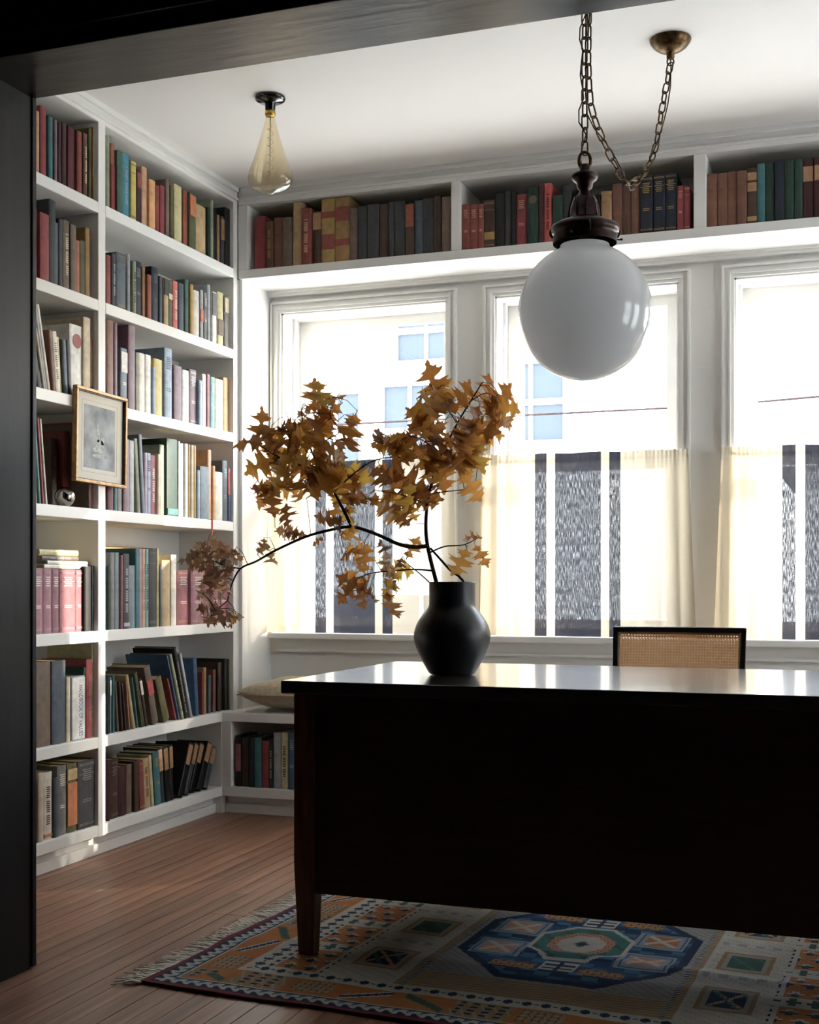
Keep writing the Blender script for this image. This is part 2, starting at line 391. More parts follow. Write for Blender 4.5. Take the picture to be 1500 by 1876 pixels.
# stool and apron under the windows, soffit moulding
o = MB().box(-2.66, 2.0, YW-.075, YW+.0, Z0-.028, Z0).build('trim_1', M['paint'], kind='structure'); bevel(o, .006, 3)
MB().box(-2.64, 2.0, YW-.018, YW, .70, Z0-.028).box(-2.64, 2.0, YW-.026, YW, .70, .712).build('trim_2', M['paint'], kind='structure')
MB().box(-2.70, 2.0, YW-.03, YW, 2.385, 2.41).box(-2.70, 2.0, YW-.045, YW, 2.40, 2.41).build('trim_3', M['paint'], kind='structure')
MB().box(-2.70, -2.682, YF+.01, YW, .45, 2.41).build('trim_4', M['paint'], kind='structure')
# dark cased opening: post, header beam
pr = MB().box(-2.22, -2.094, 2.594, 2.838, 0, 2.33).box(-2.24, -2.089, 2.838, 2.856, .004, 2.33)
bevel(fixn(pr.build('door_frame_post', M['darkpost'], kind='structure')), .003)
pr = MB().box(-2.22, 1.3, 2.594, 2.85, 2.32, 2.60).box(-2.6, 1.3, 2.560, 2.594, 2.352, 2.372).box(-2.6, 1.3, 2.575, 2.594, 2.372, 2.62)
bevel(fixn(pr.build('header_beam', M['darkwood'], kind='structure')), .003)
bevel(MB().box(1.1, 1.25, 2.594, 2.85, 0, 2.33).build('door_frame_post', M['darkpost'], kind='structure'), .003)

# ------------------------------------------------------------------ bookcases
T4 = .042
SH = [2.450, 2.084, 1.705, 1.302, .847, .450, .120]         # shelf top heights
bc = empty('bookcase', (XC, 4.0, 0), 'tall white built-in bookcase covering the left wall, full of books', 'bookcase')
def part(nm, mbx, **k): return bevel(mbx.build(nm, M['paint'], bc, **k), .0025, 2)
part('upright', MB().box(-3.0, XC, 2.95, 3.0, .075, Z_C))
part('upright', MB().box(-3.0, XC-.0005, 4.066, 4.114, .075, 2.76))
part('upright', MB().box(-3.0, XC, 5.14, YF, 0, Z_C))
part('upright', MB().box(-3.0, XC, 5.03, 5.07, .0, SH[5]-T4))
part('side_panel', MB().box(-3.0, XC, YF, YW-.002, 0, 2.408))
for z in SH:
    far = 5.14 if z > .46 else (5.03 if z < .4 else 5.30)
    part('shelf', MB().box(-3.0, XC, 3.0, 4.066, z-T4, z))
    part('shelf', MB().box(-3.0, XC, 4.114, far if z != SH[5] else 5.14, z-T4, z))
part('back_panel', MB().box(-3.0, XB, 3.0, 5.14, .075, Z_C))
part('frieze', MB().box(-3.0, XC, 3.0, 5.14, 2.75, Z_C).box(XC, XC+.010, 2.95, YF, 2.764, 2.776).box(XC, XC+.016, 2.95, YF-.016, Z_C-.02, Z_C))
part('baseboard', MB().box(-3.0, XC-.045, 2.95, 5.06, 0, .078).box(XC-.045, XC-.03, 2.95, 5.05, 0, .042))

oc = empty('overhead_bookcase', (-1.2, YF, 2.41), 'long white overhead bookshelf running above the windows', 'bookcase')
def part2(nm, mbx, **k): return bevel(mbx.build(nm, M['paint'], oc, **k), .0025, 2)
part2('shelf', MB().box(-2.698, 2.0, YF, YW-.001, 2.41, 2.45))
DV = [(-2.698, -2.650), (-1.678, -1.636), (-.655, -.606), (.365, .41), (1.38, 1.43)]
for a, b in DV: part2('divider', MB().box(a, b, YF, YW-.001, 2.45, 2.745))
part2('back_panel', MB().box(-2.698, 2.0, YW-.02, YW-.001, 2.45, 2.745))
part2('frieze', MB().box(-2.698, 2.0, YF, YW-.001, 2.745, Z_C).box(-2.698, 2.0, YF-.010, YF, 2.764, 2.776).box(-2.68, 2.0, YF-.016, YF, Z_C-.02, Z_C))

be = empty('window_bench', (-1, 5.03, 0), 'low white window bench with open book niches under the windows', 'bench')
def part3(nm, mbx, **k): return bevel(mbx.build(nm, M['paint'], be, **k), .0025, 2)
part3('seat_board', MB().box(-2.699, 2.0, 5.03, YW-.001, .41, .45))
part3('bottom_board', MB().box(XC+.001, 2.0, 5.03, YW-.001, .078, .12))
for a in (-2.70, -1.75, -.8, .15, 1.1): part3('divider', MB().box(a, a+.045, 5.031, YW-.001, .12, .41))
part3('back_panel', MB().box(-2.699, 2.0, YW-.03, YW-.001, .12, .41))
part3('baseboard', MB().box(XC+.001, 2.0, 5.075, YW, 0, .078).box(XC+.001, 2.0, 5.06, 5.075, 0, .042))

# ------------------------------------------------------------------ books
PAL = dict(cream='e2d2b0', ivory='ebe4d4', white='efeee8', peach='dca478', tan='b48450', sand='c4a470', ochre='a87e38', gold='b8923e',
 mustard='c49a38', yellow='dcc450', straw='d6cb90', orange='cc7028', apricot='e6a458', rust='a04a2c', terracotta='bc6238', brick='93382a',
 scarlet='c8342a', coral='d6544a', red='a42c30', crimson='96222e', wine='66192a', maroon='48181e', plum='42242e', mauve='8c6c78',
 lilac='b49aac', pink='a8707e', rose='a45660', brown='68422c', umber='4c3426', chestnut='825036', taupe='786656', olive='66603a', sage='949c7c',
 moss='566040', green='466c5c', forest='1e4034', teal='36787c', turquoise='2f94aa', aqua='74acac', skyblue='98b0c8', blue='34608a',
 navy='1a2436', slate='566470', steel='788894', silver='b0b6ba', grey='868682', charcoal='404246', black='1b1a1d')
book_no = 0; ALLB = []
def book_mesh(D, Tk, H):
    """case open at the fore edge; spine faces +x at x=0, thickness along y, height along z"""
    b = min(.0028, Tk*.2); r = min(.004, Tk*.3)
    out = [(-D, 0), (-r, 0), (-r*.35, Tk*.12), (0, Tk*.35), (0, Tk*.65), (-r*.35, Tk*.88), (-r, Tk), (-D, Tk)]
    inn = [(-D, Tk-b), (-r-b, Tk-b), (-r-b, b), (-D, b)]
    pf = out+inn; n = len(pf)
    mb = MB(); vv = [(x, y, z) for z in (0, H) for x, y in pf]
    ff = [(i, (i+1) % n, n+(i+1) % n, n+i) for i in range(n)]
    cap = [(0, 1, 10, 11), (1, 2, 3, 4, 5, 6, 9, 10), (6, 7, 8, 9)]
    ff += [tuple(reversed(c)) for c in cap]+[tuple(i+n for i in c) for c in cap]
    mb.add(vv, ff)
    pg = MB().box(-D+.004, -r-b, b, Tk-b, .003, H-.003)
    return mb, pg
def mk_child(nm, mbx, m, parent, c=None):
    o = mbx.build(nm, m, parent, local=True)
    if c: o.color = (*lin(PAL.get(c, c)), 1)
    return o
def text_mesh(body, size, color, parent, M4):
    cu = bpy.data.curves.new('lettering', 'FONT'); cu.body = body; cu.size = size; cu.align_x = 'LEFT'; cu.align_y = 'CENTER'; cu.extrude = .0002; cu.resolution_u = 2
    tmp = bpy.data.objects.new('tmp', cu); col.objects.link(tmp)
    me = bpy.data.meshes.new_from_object(tmp.evaluated_get(bpy.context.evaluated_depsgraph_get()))
    bpy.data.objects.remove(tmp); me.transform(M4); me.materials.clear(); me.materials.append(M['book'])
    o = bpy.data.objects.new('lettering', me); col.objects.link(o); o.parent = parent; o.color = (*lin(PAL.get(color, color)), 1); return o
def make_book(D, Tk, H, cname, deco, hexc=None, rng=random):
    cov, pg = book_mesh(D, Tk, H)
    o = cov.build('book', M['book']); c = lin(hexc or PAL[cname])
    j = rng.uniform(.9, 1.08); o.color = (c[0]*j, c[1]*j, c[2]*j, 1)
    mk_child('pages', pg, M['pages'], o)
    e = .0006
    for dk in deco:
        k = dk[0]
        if k == 'B':                                   # coloured field on the spine
            _, c2, f0, f1 = dk.split(','); f0, f1 = float(f0), float(f1)
            w = .0 if Tk < .03 else .001
            mk_child('spine_label', MB().box(-.004, e, w+.0008, Tk-w-.0008, H*f0, H*f1), M['book'], o, c2)
        elif k == 'G':                                 # gilt rules
            c2 = dk[2:] or 'gold'; mb = MB()
            for f in (.05, .07, .80, .93, .95): mb.box(-.003, e*1.3, Tk*.06, Tk*.94, H*f, H*f+.0016)
            tag(mk_child('gilt_rule', mb, M['book'], o, c2), kind='stuff')
        elif k == 'T':                                 # worn title, too small to read
            c2 = dk[2:] or 'gold'; mb = MB(); z = H*.86; i = 0
            while z > H*.70: 
                mb.box(-.002, e*1.6, Tk*(.22+.05*(i % 2)), Tk*(.78-.05*(i % 2)), z, z+.0035); z -= .0075; i += 1
            for q in (.42, .39): mb.box(-.002, e*1.6, Tk*.25, Tk*.75, H*q, H*q+.003)
            tag(mk_child('worn_title', mb, M['book'], o, c2), kind='stuff')
        elif k == 'V':                                 # worn vertical title
            c2 = dk[2:] or 'cream'; mb = MB(); z = H*.22; i = 0
            while z < H*.80:
                if i % 7 != 5: mb.box(-.002, e*1.6, Tk*.32, Tk*.68, z, z+.0042)
                z += .0072; i += 1
            tag(mk_child('worn_title', mb, M['book'], o, c2), kind='stuff')
        elif k == 'W':                                 # readable lettering down the spine
            _, c2, f, body = dk.split(',', 3)
            s = Tk*.62 if body != 'HANDBOOK OF VALUES' else Tk*.40
            M4 = Matrix.Translation((.0008, Tk*.5, H*float(f))) @ Matrix(((0,0,1,0),(0,1,0,0),(-1,0,0,0),(0,0,0,1))) 
            M4 = Matrix.Translation((.0008, Tk*(.5 if body != 'HANDBOOK OF VALUES' else .66), H*float(f))) @ Matrix(((0,0,1,0),(0,1,0,0),(-1,0,0,0),(0,0,0,1)))
            L = text_mesh(body, s, c2, o, M4)
            ln = max(v.co.z for v in L.data.vertices)-min(v.co.z for v in L.data.vertices)
            mx_ = H*(float(f)-.07)
            if ln > 0:
                k_ = mx_/ln
                z0 = H*float(f)
                for v in L.data.vertices: v.co.z = z0+(v.co.z-z0)*k_
        elif k == 'O':                                 # round emblem
            c2 = dk[2:]; n = 20; r = Tk*.36; zc = H*.78
            vv = [(e*1.5, Tk*.55+r*math.cos(2*math.pi*i/n), zc+r*1.0*math.sin(2*math.pi*i/n)) for i in range(n)]
            mk_child('emblem', MB().add(vv, [tuple(range(n))]), M['book'], o, c2)
    return o
ORD = ['first','second','third','fourth','fifth','sixth','seventh','eighth','ninth','tenth','eleventh','twelfth','thirteenth','fourteenth','fifteenth','sixteenth','seventeenth','eighteenth','nineteenth','twentieth','twenty-first','twenty-second','twenty-third','twenty-fourth','twenty-fifth','twenty-sixth','twenty-seventh','twenty-eighth']
def shelf_row(where, group, table, ox, oy, sc, zbot, side, lim, seed=1, ztop=None):
    """side 'L': spines on the plane X=XC-inset facing +X; 'B' overhead/bench: spines on plane Y facing -Y"""
    rng = random.Random(seed); prev = lim[0]+.001; rows = []
    for ln in table.strip().split('\n'):
        ln = ln.strip()
        if not ln: continue
        f = ln.split(' ', 4); x0, x1, yt, cn = float(f[0]), float(f[1]), float(f[2]), f[3]
        lean = 0; deco = []; dmax = .2; ins = None
        for q in (f[4].split(';') if len(f) > 4 else []):
            q = q.strip()
            if q.startswith('l='): lean = float(q[2:])
            elif q.startswith('d='): dmax = float(q[2:])
            elif q.startswith('i='): ins = float(q[2:])
            elif q: deco.append(q)
        inset = rng.uniform(.012, .026) if ins is None else ins
        p0, p1, pt = ox+x0/sc, ox+x1/sc, oy+yt/sc
        if side[0] == 'L':
            X = XC-inset; a = at_X(p0, 0, X).y; b = at_X(p1, 0, X).y
            lx = (p0+p1)/2+lean/sc; top = at_X(lx, pt, X).z; tl = at_X(lx, 0, X).y-(a+b)/2
        else:
            Y = side[1]+inset; a = at_Y(p0, 0, Y).x; b = at_Y(p1, 0, Y).x
            lx = (p0+p1)/2+lean/sc; top = at_Y(lx, pt, Y).z; tl = at_Y(lx, 0, Y).x-(a+b)/2
        H = top-zbot
        if ztop: H = min(H, ztop-zbot-.006)
        ang = math.atan2(tl, H); H = H/math.cos(ang)
        rows.append([a, b, H, ang, cn, deco, inset, dmax])
    n = len(rows)
    fac = 1.0
    while True:
        out = []; pb = lim[0]+.0012; pt_ = 0; ph_ = 1; ok = True
        for (a, b, H, ang, *_r) in rows:
            b = min(b, lim[1]-.002-max(0, H*math.tan(ang))); a = min(a, b-.006)
            tn = math.tan(ang); w = max((b-a)*fac, .0055)
            need = pb+max(0, min(H, ph_)*(pt_-tn))
            if not out: need = max(need, pb-H*tn)
            aa = max(a, need); bb = aa+w
            out.append((aa, bb)); pb = bb+.0008+abs(math.sin(ang))*.001; pt_ = tn; ph_ = H
            if bb+max(0, H*tn) > lim[1]-.001: ok = False
        if ok or fac < .55: break
        fac -= .015
    for i, (a, b, H, ang, cn, deco, inset, dmax) in enumerate(rows):
        a, b = out[i]
        Tk = (b-a)*math.cos(ang)
        D = min(.72*H, dmax) if H > .12 else .11
        o = make_book(D, Tk, H, cn, deco, rng=rng)
        if side[0] == 'L':
            if ang > 0:   # leans towards larger y: pivots on its far bottom corner
                o.matrix_world = Matrix.Translation((XC-inset, b, zbot+.0005)) @ Matrix.Rotation(-ang, 4, 'X') @ Matrix.Translation((0, -Tk, 0))
            else:
                o.matrix_world = Matrix.Translation((XC-inset, a, zbot+.0005)) @ Matrix.Rotation(-ang, 4, 'X')
        else:
            Rz = Matrix.Rotation(R(-90), 4, 'Z')        # local +x -> -Y, local +y -> +X
            if ang > 0: o.matrix_world = Matrix.Translation((b, side[1]+inset, zbot+.0005)) @ Rz @ Matrix.Rotation(-ang, 4, 'X') @ Matrix.Translation((0, -Tk, 0))
            else: o.matrix_world = Matrix.Translation((a, side[1]+inset, zbot+.0005)) @ Rz @ Matrix.Rotation(-ang, 4, 'X')
        L = rows[i-1][4] if i else None; Rr = rows[i+1][4] if i < n-1 else None
        size = 'tall' if H > .235 else ('short' if H < .185 else '')
        size = (size+' thin' if Tk < .018 else (size+' thick' if Tk > .04 else size)).strip() or 'medium'
        dn = ''
        if any(d[0] == 'B' for d in deco): dn = ' with %s spine label' % [d for d in deco if d[0] == 'B'][0].split(',')[1]
        elif any(d[0] == 'W' for d in deco): dn = ' titled ' + [d for d in deco if d[0] == 'W'][0].split(',')[3].title()
        elif any(d[0] == 'O' for d in deco): dn = ' with round emblem'
        elif any(d[0] == 'G' for d in deco): dn = ' with gilt rules'
        if ang > .05 or ang < -.05: size = 'leaning '+size.replace('medium', '').strip()
        nb = ('between %s and %s' % (L, Rr)) if L and Rr else (('left end, beside %s' % Rr) if Rr else 'right end, beside %s' % L)
        ALLB.append([o, ' '.join(('%s %s book%s' % (size, cn, dn)).split()), nb, where, ORD[i]])
        tag(o, None, 'book', group)
def lean_end(b, lim): return b > lim[1]-.001
def finish_labels():
    seen = {}
    for b in ALLB:
        lab = '%s %s, %s' % (b[1], b[2], b[3]); b.append(lab); seen[lab] = seen.get(lab, 0)+1
    for b in ALLB:
        lab = b[5]
        if seen[lab] > 1 or len(lab.split()) > 16: lab = '%s, %s from left, %s' % (b[1], b[4], b[3])
        if len(lab.split()) > 16: lab = '%s, %s from left, %s' % (' '.join(b[1].split()[:3]), b[4], b[3])
        b[0]['label'] = lab
NB = (3.0, 4.066); FB = (4.114, 5.14)
TB = 'of tall bookcase'
shelf_row('top row left bay of tall bookcase', 'books in the top row of the left bay', '''
30 60 112 tan
63 93 130 peach
94 148 100 crimson
150 188 168 teal
190 215 190 mauve
216 242 205 plum
243 282 212 maroon
284 345 245 wine
346 388 270 brick
389 424 285 brown V;
426 458 252 olive
459 494 248 gold''', 50, 170, 3.75, SH[0], 'L', NB, 1)
shelf_row('second row left bay of tall bookcase', 'books in the second row of the left bay', '''
-20 36 380 wine
38 71 530 red
73 135 558 crimson
136 184 465 charcoal
186 215 628 slate
217 246 605 charcoal
247 291 612 taupe V,cream
293 332 640 taupe
334 361 750 terracotta
363 400 752 olive
402 434 665 ochre'''.replace('380', '512'), 50, 240.7, 3.75, SH[1], 'L', NB, 2)
shelf_row('third row left bay of tall bookcase', 'books in the third row of the left bay', '''
20 60 560 sand l=-55
62 96 750 navy l=-45
98 112 600 cream l=-60
114 130 440 silver l=-75
132 150 440 ivory l=-80
152 172 610 chestnut l=-32
174 208 622 ivory l=-30;V,mauve
210 236 665 straw l=-22
238 266 680 slate l=-16
268 294 684 charcoal l=-14
296 378 585 white O,red;d=.25
380 428 530 cream d=.25
432 497 682 tan B,teal,.17,.23'''.replace('l=-55','l=-40'), 50, 440, 3.75, SH[2], 'L', NB, 3)
shelf_row('fourth row left bay of tall bookcase', 'books in the fourth row of the left bay', '''
20 50 262 olive l=-18
52 84 275 sage l=-30
86 106 268 aqua l=-38
108 128 285 red l=-38
130 152 293 ivory l=-42
170 246 430 umber V,taupe;i=.10;d=.14
250 380 385 brick d=.14;i=.10
382 404 320 taupe d=.25
406 498 316 red d=.25''', 50, 690, 3.75, SH[3], 'L', NB, 4)
shelf_row('fifth row left bay of tall bookcase', 'books in the fifth row of the left bay', '''
-20 34 306 pink G,lilac
38 111 306 pink T,ivory;G,lilac
114 170 308 pink G,lilac;T,ivory
173 222 310 pink G,lilac;T,ivory
225 330 312 rose G,lilac;T,ivory
333 378 315 rose G,lilac;T,ivory
400 443 292 black
446 486 287 navy T,steel''', 50, 960, 3.75, SH[4], 'L', NB, 5)
shelf_row('sixth row left bay of tall bookcase', 'books in the sixth row of the left bay', '''
-10 55 205 umber V,grey
58 166 198 mauve G,taupe
169 262 190 slate G,taupe
264 290 305 cream
292 383 297 skyblue B,white,.02,.98;W,blue,.86,HANDBOOK OF VALUES
387 405 235 forest
407 445 180 red V,pink
448 488 78 straw V,olive'''.replace('58 166 198 mauve', '58 166 198 taupe'), 50, 1160, 3.75, SH[5], 'L', NB, 6, SH[4]-T4)
shelf_row('bottom row left bay of tall bookcase', 'books in the bottom row of the left bay', '''
20 74 355 umber
77 112 285 cream
114 174 280 ivory V,brown;B,orange,.03,.08
178 208 320 slate
210 272 235 grey T,ivory
275 343 220 olive B,orange,.10,.72;B,sand,.76,.92
346 460 200 charcoal T,grey;G,grey''', 50, 1340, 3.75, SH[6], 'L', NB, 7)
shelf_row('top row right bay of tall bookcase', 'books in the top row of the right bay', '''
545 573 300 sage
576 608 355 rust B,crimson,.03,.70
611 656 400 green
658 712 425 turquoise V,skyblue
714 754 475 yellow G,brown
756 789 530 plum B,rust,.66,.94
791 832 515 peach
836 883 600 apricot
886 915 640 brick
917 952 642 crimson
956 984 600 taupe
987 1011 642 olive
1013 1072 640 straw
1076 1108 675 rust
1110 1160 690 moss B,orange,.60,.96
1163 1240 782 sand d=.12
1243 1262 790 forest
1264 1284 742 sage
1286 1308 800 black
1310 1326 842 tan
1328 1352 850 charcoal B,tan,.52,.95
1354 1426 802 black T,charcoal''', 50, 170, 3.75, SH[0], 'L', FB, 8)
shelf_row('second row right bay of tall bookcase', 'books in the second row of the right bay', '''
546 582 105 brick
584 616 95 charcoal V,silver
618 690 95 slate G,gold
692 713 100 silver
715 740 140 sage V,charcoal
743 792 150 navy T,steel
794 815 185 tan
817 847 235 rust
858 910 190 navy T,slate
912 934 250 slate
936 971 260 sand B,charcoal,.64,.98
973 1003 280 moss B,cream,.60,.72
1005 1042 284 coral V,ivory
1044 1084 300 slate
1086 1115 274 green
1117 1141 304 gold
1144 1190 350 ivory
1192 1214 345 silver B,coral,.35,.6
1216 1239 362 grey T,ivory
1241 1262 308 silver
1274 1309 360 white B,grey,.55,.98
1311 1356 362 straw B,taupe,.2,.5
1358 1391 395 grey B,cream,.70,.98
1395 1424 393 straw''', 50, 440, 3.75, SH[1], 'L', FB, 9)
shelf_row('third row right bay of tall bookcase', 'books in the third row of the right bay', '''
550 597 552 chestnut
599 620 568 mauve
645 690 745 steel T,ivory;B,white,.6,.94
699 745 588 mauve d=.24
747 763 772 sage
768 811 778 ivory
814 852 790 white
854 871 870 skyblue
874 930 820 yellow B,ivory,.02,.97
947 998 745 skyblue d=.24;T,charcoal
1012 1066 865 mauve
1070 1114 895 white
1117 1164 892 mauve G,ivory;T,ivory
1166 1190 960 skyblue T,ivory
1206 1230 922 ivory
1232 1253 922 rose
1256 1288 940 aqua T,white
1294 1347 957 cream
1351 1402 950 apricot'''.replace('874 930 820 yellow B,ivory,.02,.97', '874 930 820 yellow'), 50, 440, 3.75, SH[2], 'L', FB, 10)
shelf_row('fourth row right bay of tall bookcase', 'books in the fourth row of the right bay', '''
556 598 420 wine T,ivory
600 620 470 teal
622 656 440 grey
660 702 430 mauve
704 738 440 silver
742 766 425 sage l=-25
768 790 395 steel l=-25
792 812 520 lilac
815 843 525 skyblue T,navy
846 884 542 rose V,ivory
886 904 530 cream
906 937 468 sage
964 1038 430 forest d=.25;B,teal,.02,.10
1040 1052 445 ivory
1054 1074 460 white
1076 1091 460 silver
1093 1107 462 ivory
1109 1123 468 gold
1125 1142 470 cream
1144 1160 474 gold
1152 1170 640 skyblue
1172 1236 616 steel
1238 1262 503 peach d=.25
1264 1282 612 apricot
1286 1342 656 ivory
1344 1379 580 slate d=.2;T,aqua
1381 1397 630 coral B,blue,.02,.5''', 50, 690, 3.75, SH[3], 'L', FB, 11)
shelf_row('fifth row right bay of tall bookcase', 'books in the fifth row of the right bay', '''
556 572 290 forest d=.15
574 602 196 grey d=.16
604 634 196 steel d=.16
637 650 215 rose d=.12
652 694 205 charcoal V,silver;B,silver,.03,.08;d=.16
696 742 285 steel d=.15
744 768 168 teal d=.2
770 790 170 lilac d=.2
792 811 172 peach V,grey;d=.2
813 834 172 aqua V,brown;d=.2
837 890 168 charcoal G,grey;d=.2
892 906 170 straw d=.2
908 926 280 grey d=.15
928 984 250 sand d=.15
986 1022 212 ivory d=.19
1032 1112 318 rose G,peach;T,ivory;d=.17
1116 1200 318 pink G,peach;T,ivory;d=.17
1204 1254 320 rose G,peach;d=.17
1257 1303 320 rose G,peach;T,ivory;d=.17
1306 1390 322 rose G,peach;T,ivory;d=.17''', 50, 960, 3.75, SH[4], 'L', FB, 12)
shelf_row('sixth row right bay of tall bookcase', 'books in the sixth row of the right bay', '''
555 566 290 forest
568 588 306 steel B,white,.68,.95
590 612 292 teal
622 642 330 taupe l=-18
648 666 336 umber l=-22
676 694 346 plum l=-26
702 714 330 tan l=-24
720 752 292 sand l=-50
758 774 305 teal l=-40
780 798 280 moss l=-52
802 814 270 taupe l=-55
818 848 315 umber l=-50;B,ivory,.66,.95
866 938 235 taupe l=-60;B,scarlet,.50,.76
944 1018 316 olive l=-60;d=.2
1020 1036 315 crimson l=-58
1042 1056 155 blue l=-82
1058 1084 152 sage l=-85;W,ivory,.80,WORLD WAR II
1090 1122 106 black l=-82;W,silver,.80,CONTEMPORARY ART
1126 1152 142 silver l=-78
1160 1200 174 blue l=-16
1202 1214 268 brick
1216 1244 236 tan
1248 1277 290 slate
1280 1311 250 chestnut
1314 1356 202 umber
1360 1383 176 charcoal
1385 1397 178 olive
1399 1418 182 tan''', 50, 1160, 3.75, SH[5], 'L', FB, 13)
shelf_row('bottom row right bay of tall bookcase', 'books in the bottom row of the right bay', '''
556 570 200 maroon
573 627 192 umber G,mauve;T,mauve
630 683 242 maroon
685 722 226 mauve
730 760 208 umber l=-8
766 800 208 brick G,gold;l=-12
808 850 192 sand l=-18;V,brown
852 870 168 straw l=-22
873 915 148 teal l=-20;T,gold
924 950 118 charcoal l=-26;B,peach,.58,.97
954 984 110 black l=-22;B,tan,.58,.97
986 1010 95 black l=-12;B,tan,.58,.97
1036 1068 96 black l=75;B,tan,.60,.97
1080 1106 92 charcoal l=72;B,tan,.60,.97
1114 1146 94 black l=72;B,tan,.60,.97
1162 1196 92 black l=76;B,tan,.60,.97
1210 1240 120 charcoal l=60;B,tan,.60,.97'''.replace('mauve\n730', 'taupe\n730'), 50, 1340, 3.75, SH[6], 'L', (4.114, 5.025), 14)
OV = ('B', YF)
shelf_row('left bay of overhead shelf', 'books in the left bay of the overhead shelf', '''
92 163 202 crimson
166 211 236 brown V,ochre
214 272 210 chestnut
275 332 207 taupe
334 392 97 sand l=6
396 461 148 brick l=3;V,peach
463 521 172 umber B,tan,.66,.98
528 613 80 gold B,brick,.22,.45;B,brick,.70,.80
616 712 76 ochre B,brick,.26,.36;B,brick,.64,.86
714 766 145 taupe
768 826 135 charcoal
829 905 122 charcoal
908 967 120 umber
969 1003 108 charcoal
1005 1075 103 charcoal
1078 1133 118 umber B,rust,.55,.98
1136 1188 98 slate
1191 1262 82 charcoal
1264 1314 68 umber
1317 1376 72 taupe''', 440, 340, 3.571, 2.45, OV, (-2.65, -1.678), 15, 2.745)
shelf_row('middle bay of overhead shelf', 'books in the middle bay of the overhead shelf', '''
46 92 340 brick T,peach
95 143 340 brick T,peach
146 180 338 brick T,peach
183 248 318 umber G,gold;B,gold,.18,.34
250 306 275 black
308 345 262 charcoal
347 373 265 black
375 438 280 crimson T,peach
440 506 238 forest O,olive
508 540 218 maroon
543 586 213 scarlet V,maroon
592 650 285 forest
652 705 222 charcoal
708 760 290 black
762 820 280 umber
822 880 285 black
884 944 262 tan G,sand
946 1007 218 chestnut
1010 1060 222 brown
1062 1112 215 chestnut
1115 1190 170 navy G,gold;T,gold
1192 1263 160 navy G,gold;T,gold
1265 1334 150 navy G,gold;T,gold
1337 1376 230 crimson T,peach
1378 1414 232 crimson G,peach''', 830, 270, 3.261, 2.45, OV, (-1.636, -.655), 16, 2.745)
shelf_row('right bay of overhead shelf', 'books in the right bay of the overhead shelf', '''
345 443 382 chestnut
447 551 375 chestnut
553 652 360 chestnut
654 750 350 chestnut
754 858 322 umber B,tan,.58,.74;B,tan,.78,.92;B,gold,.06,.14
861 940 278 forest
944 1040 268 forest
1043 1141 245 navy
1144 1235 240 forest
1238 1326 225 forest
1331 1442 225 maroon B,tan,.62,.87
1450 1560 210 maroon B,tan,.62,.87
1565 1670 200 umber
1675 1780 180 brick
1785 1900 170 charcoal'''.replace('861 940 278 forest', '861 940 278 teal'), 1230, 250, 5.556, 2.45, OV, (-.606, .365), 17, 2.745)
shelf_row('niche of window bench', 'books in the bench niche', '''
258 317 800 black B,rose,.30,.84
320 400 820 umber
402 470 825 navy
472 550 820 teal
553 632 862 crimson
636 684 872 forest V,silver
690 776 765 silver
780 856 765 straw V,black
860 940 770 blue T,skyblue
944 1010 800 umber
1014 1090 790 charcoal''', 390, 1220, 6.25, .12, ('B', 5.035), (-2.655, -1.75), 18)
# large orange portfolio at the back of the fifth row and the flat stack on the pink volumes
o = make_book(.02, .50, .31, 'apricot', [])
bpy.data.objects.remove(o.children[0]); bpy.data.objects.remove(o)
pa = MB().box(-2.972, -2.945, 4.24, 4.90, SH[4]+.001, 1.178).build('portfolio', M['book'], None)
pa.color = (*lin('d08a34'), 1)
tag(pa, 'large flat orange portfolio standing behind the books, fifth row right bay', 'portfolio')
MB().box(-2.947, -2.9445, 4.26, 4.88, SH[4]+.005, 1.170).build('label_panel', M['book'], pa).color = (*lin('dc9c48'), 1)
zt = SH[4]+ (at_X(50+170/3.75, 960+309/3.75, XC-.02).z-SH[4]) + .0015
for k, (a, b, c, h, lab) in enumerate(((118, 418, 'ivory', .0145, 'lowest white book lying flat on the pink volumes'), (146, 420, 'white', .0135, 'upper white book of the pair lying flat on the pink volumes'),
        (112, 362, 'taupe', .016, 'thin grey-brown book lying flat third in the small stack'), (100, 366, 'straw', .022, 'pale cream book on top of the flat stack over pink volumes'))):
    y0 = at_X(50+a/3.75, 0, XC-.03).y; y1 = at_X(50+b/3.75, 0, XC-.03).y
    o = make_book(.15, h, y1-y0, c, ['V,silver'] if k == 2 else [])
    # spine towards +X, height axis along +Y, thickness up
    o.matrix_world = Matrix.Translation((XC-.03-.003*k, y1, zt)) @ Matrix(((1,0,0,0),(0,0,-1,0),(0,1,0,0),(0,0,0,1)))
    tag(o, lab, 'book', 'books lying flat in the fifth row'); zt += h+.0008
finish_labels()
# metal ball and ribbon
p = at_X(116.7, 922, XC-.05)
tag(MB().lathe([(.0371*math.sin(math.pi*i/16), .0371-.0371*math.cos(math.pi*i/16)) for i in range(17)], (XC-.045, p.y, SH[3]+.0005), 28).build('metal_ball', M['chrome']),
    'polished metal ball on the fourth row shelf below the framed print', 'ornament')
y = at_X(387, 950, XC).y
MB().box(XC-.12, XC+.002, y, y+.012, SH[3]+.0005, SH[3]+.002).box(XC, XC+.002, y, y+.012, SH[3]-.062, SH[3]+.002).box(XC, XC+.002, y-.003, y+.006, SH[3]-.085, SH[3]-.060).build('bookmark_ribbon', M['ribbon'], None,
    label='dusty red bookmark ribbon hanging over the shelf edge near window', cat='ribbon')

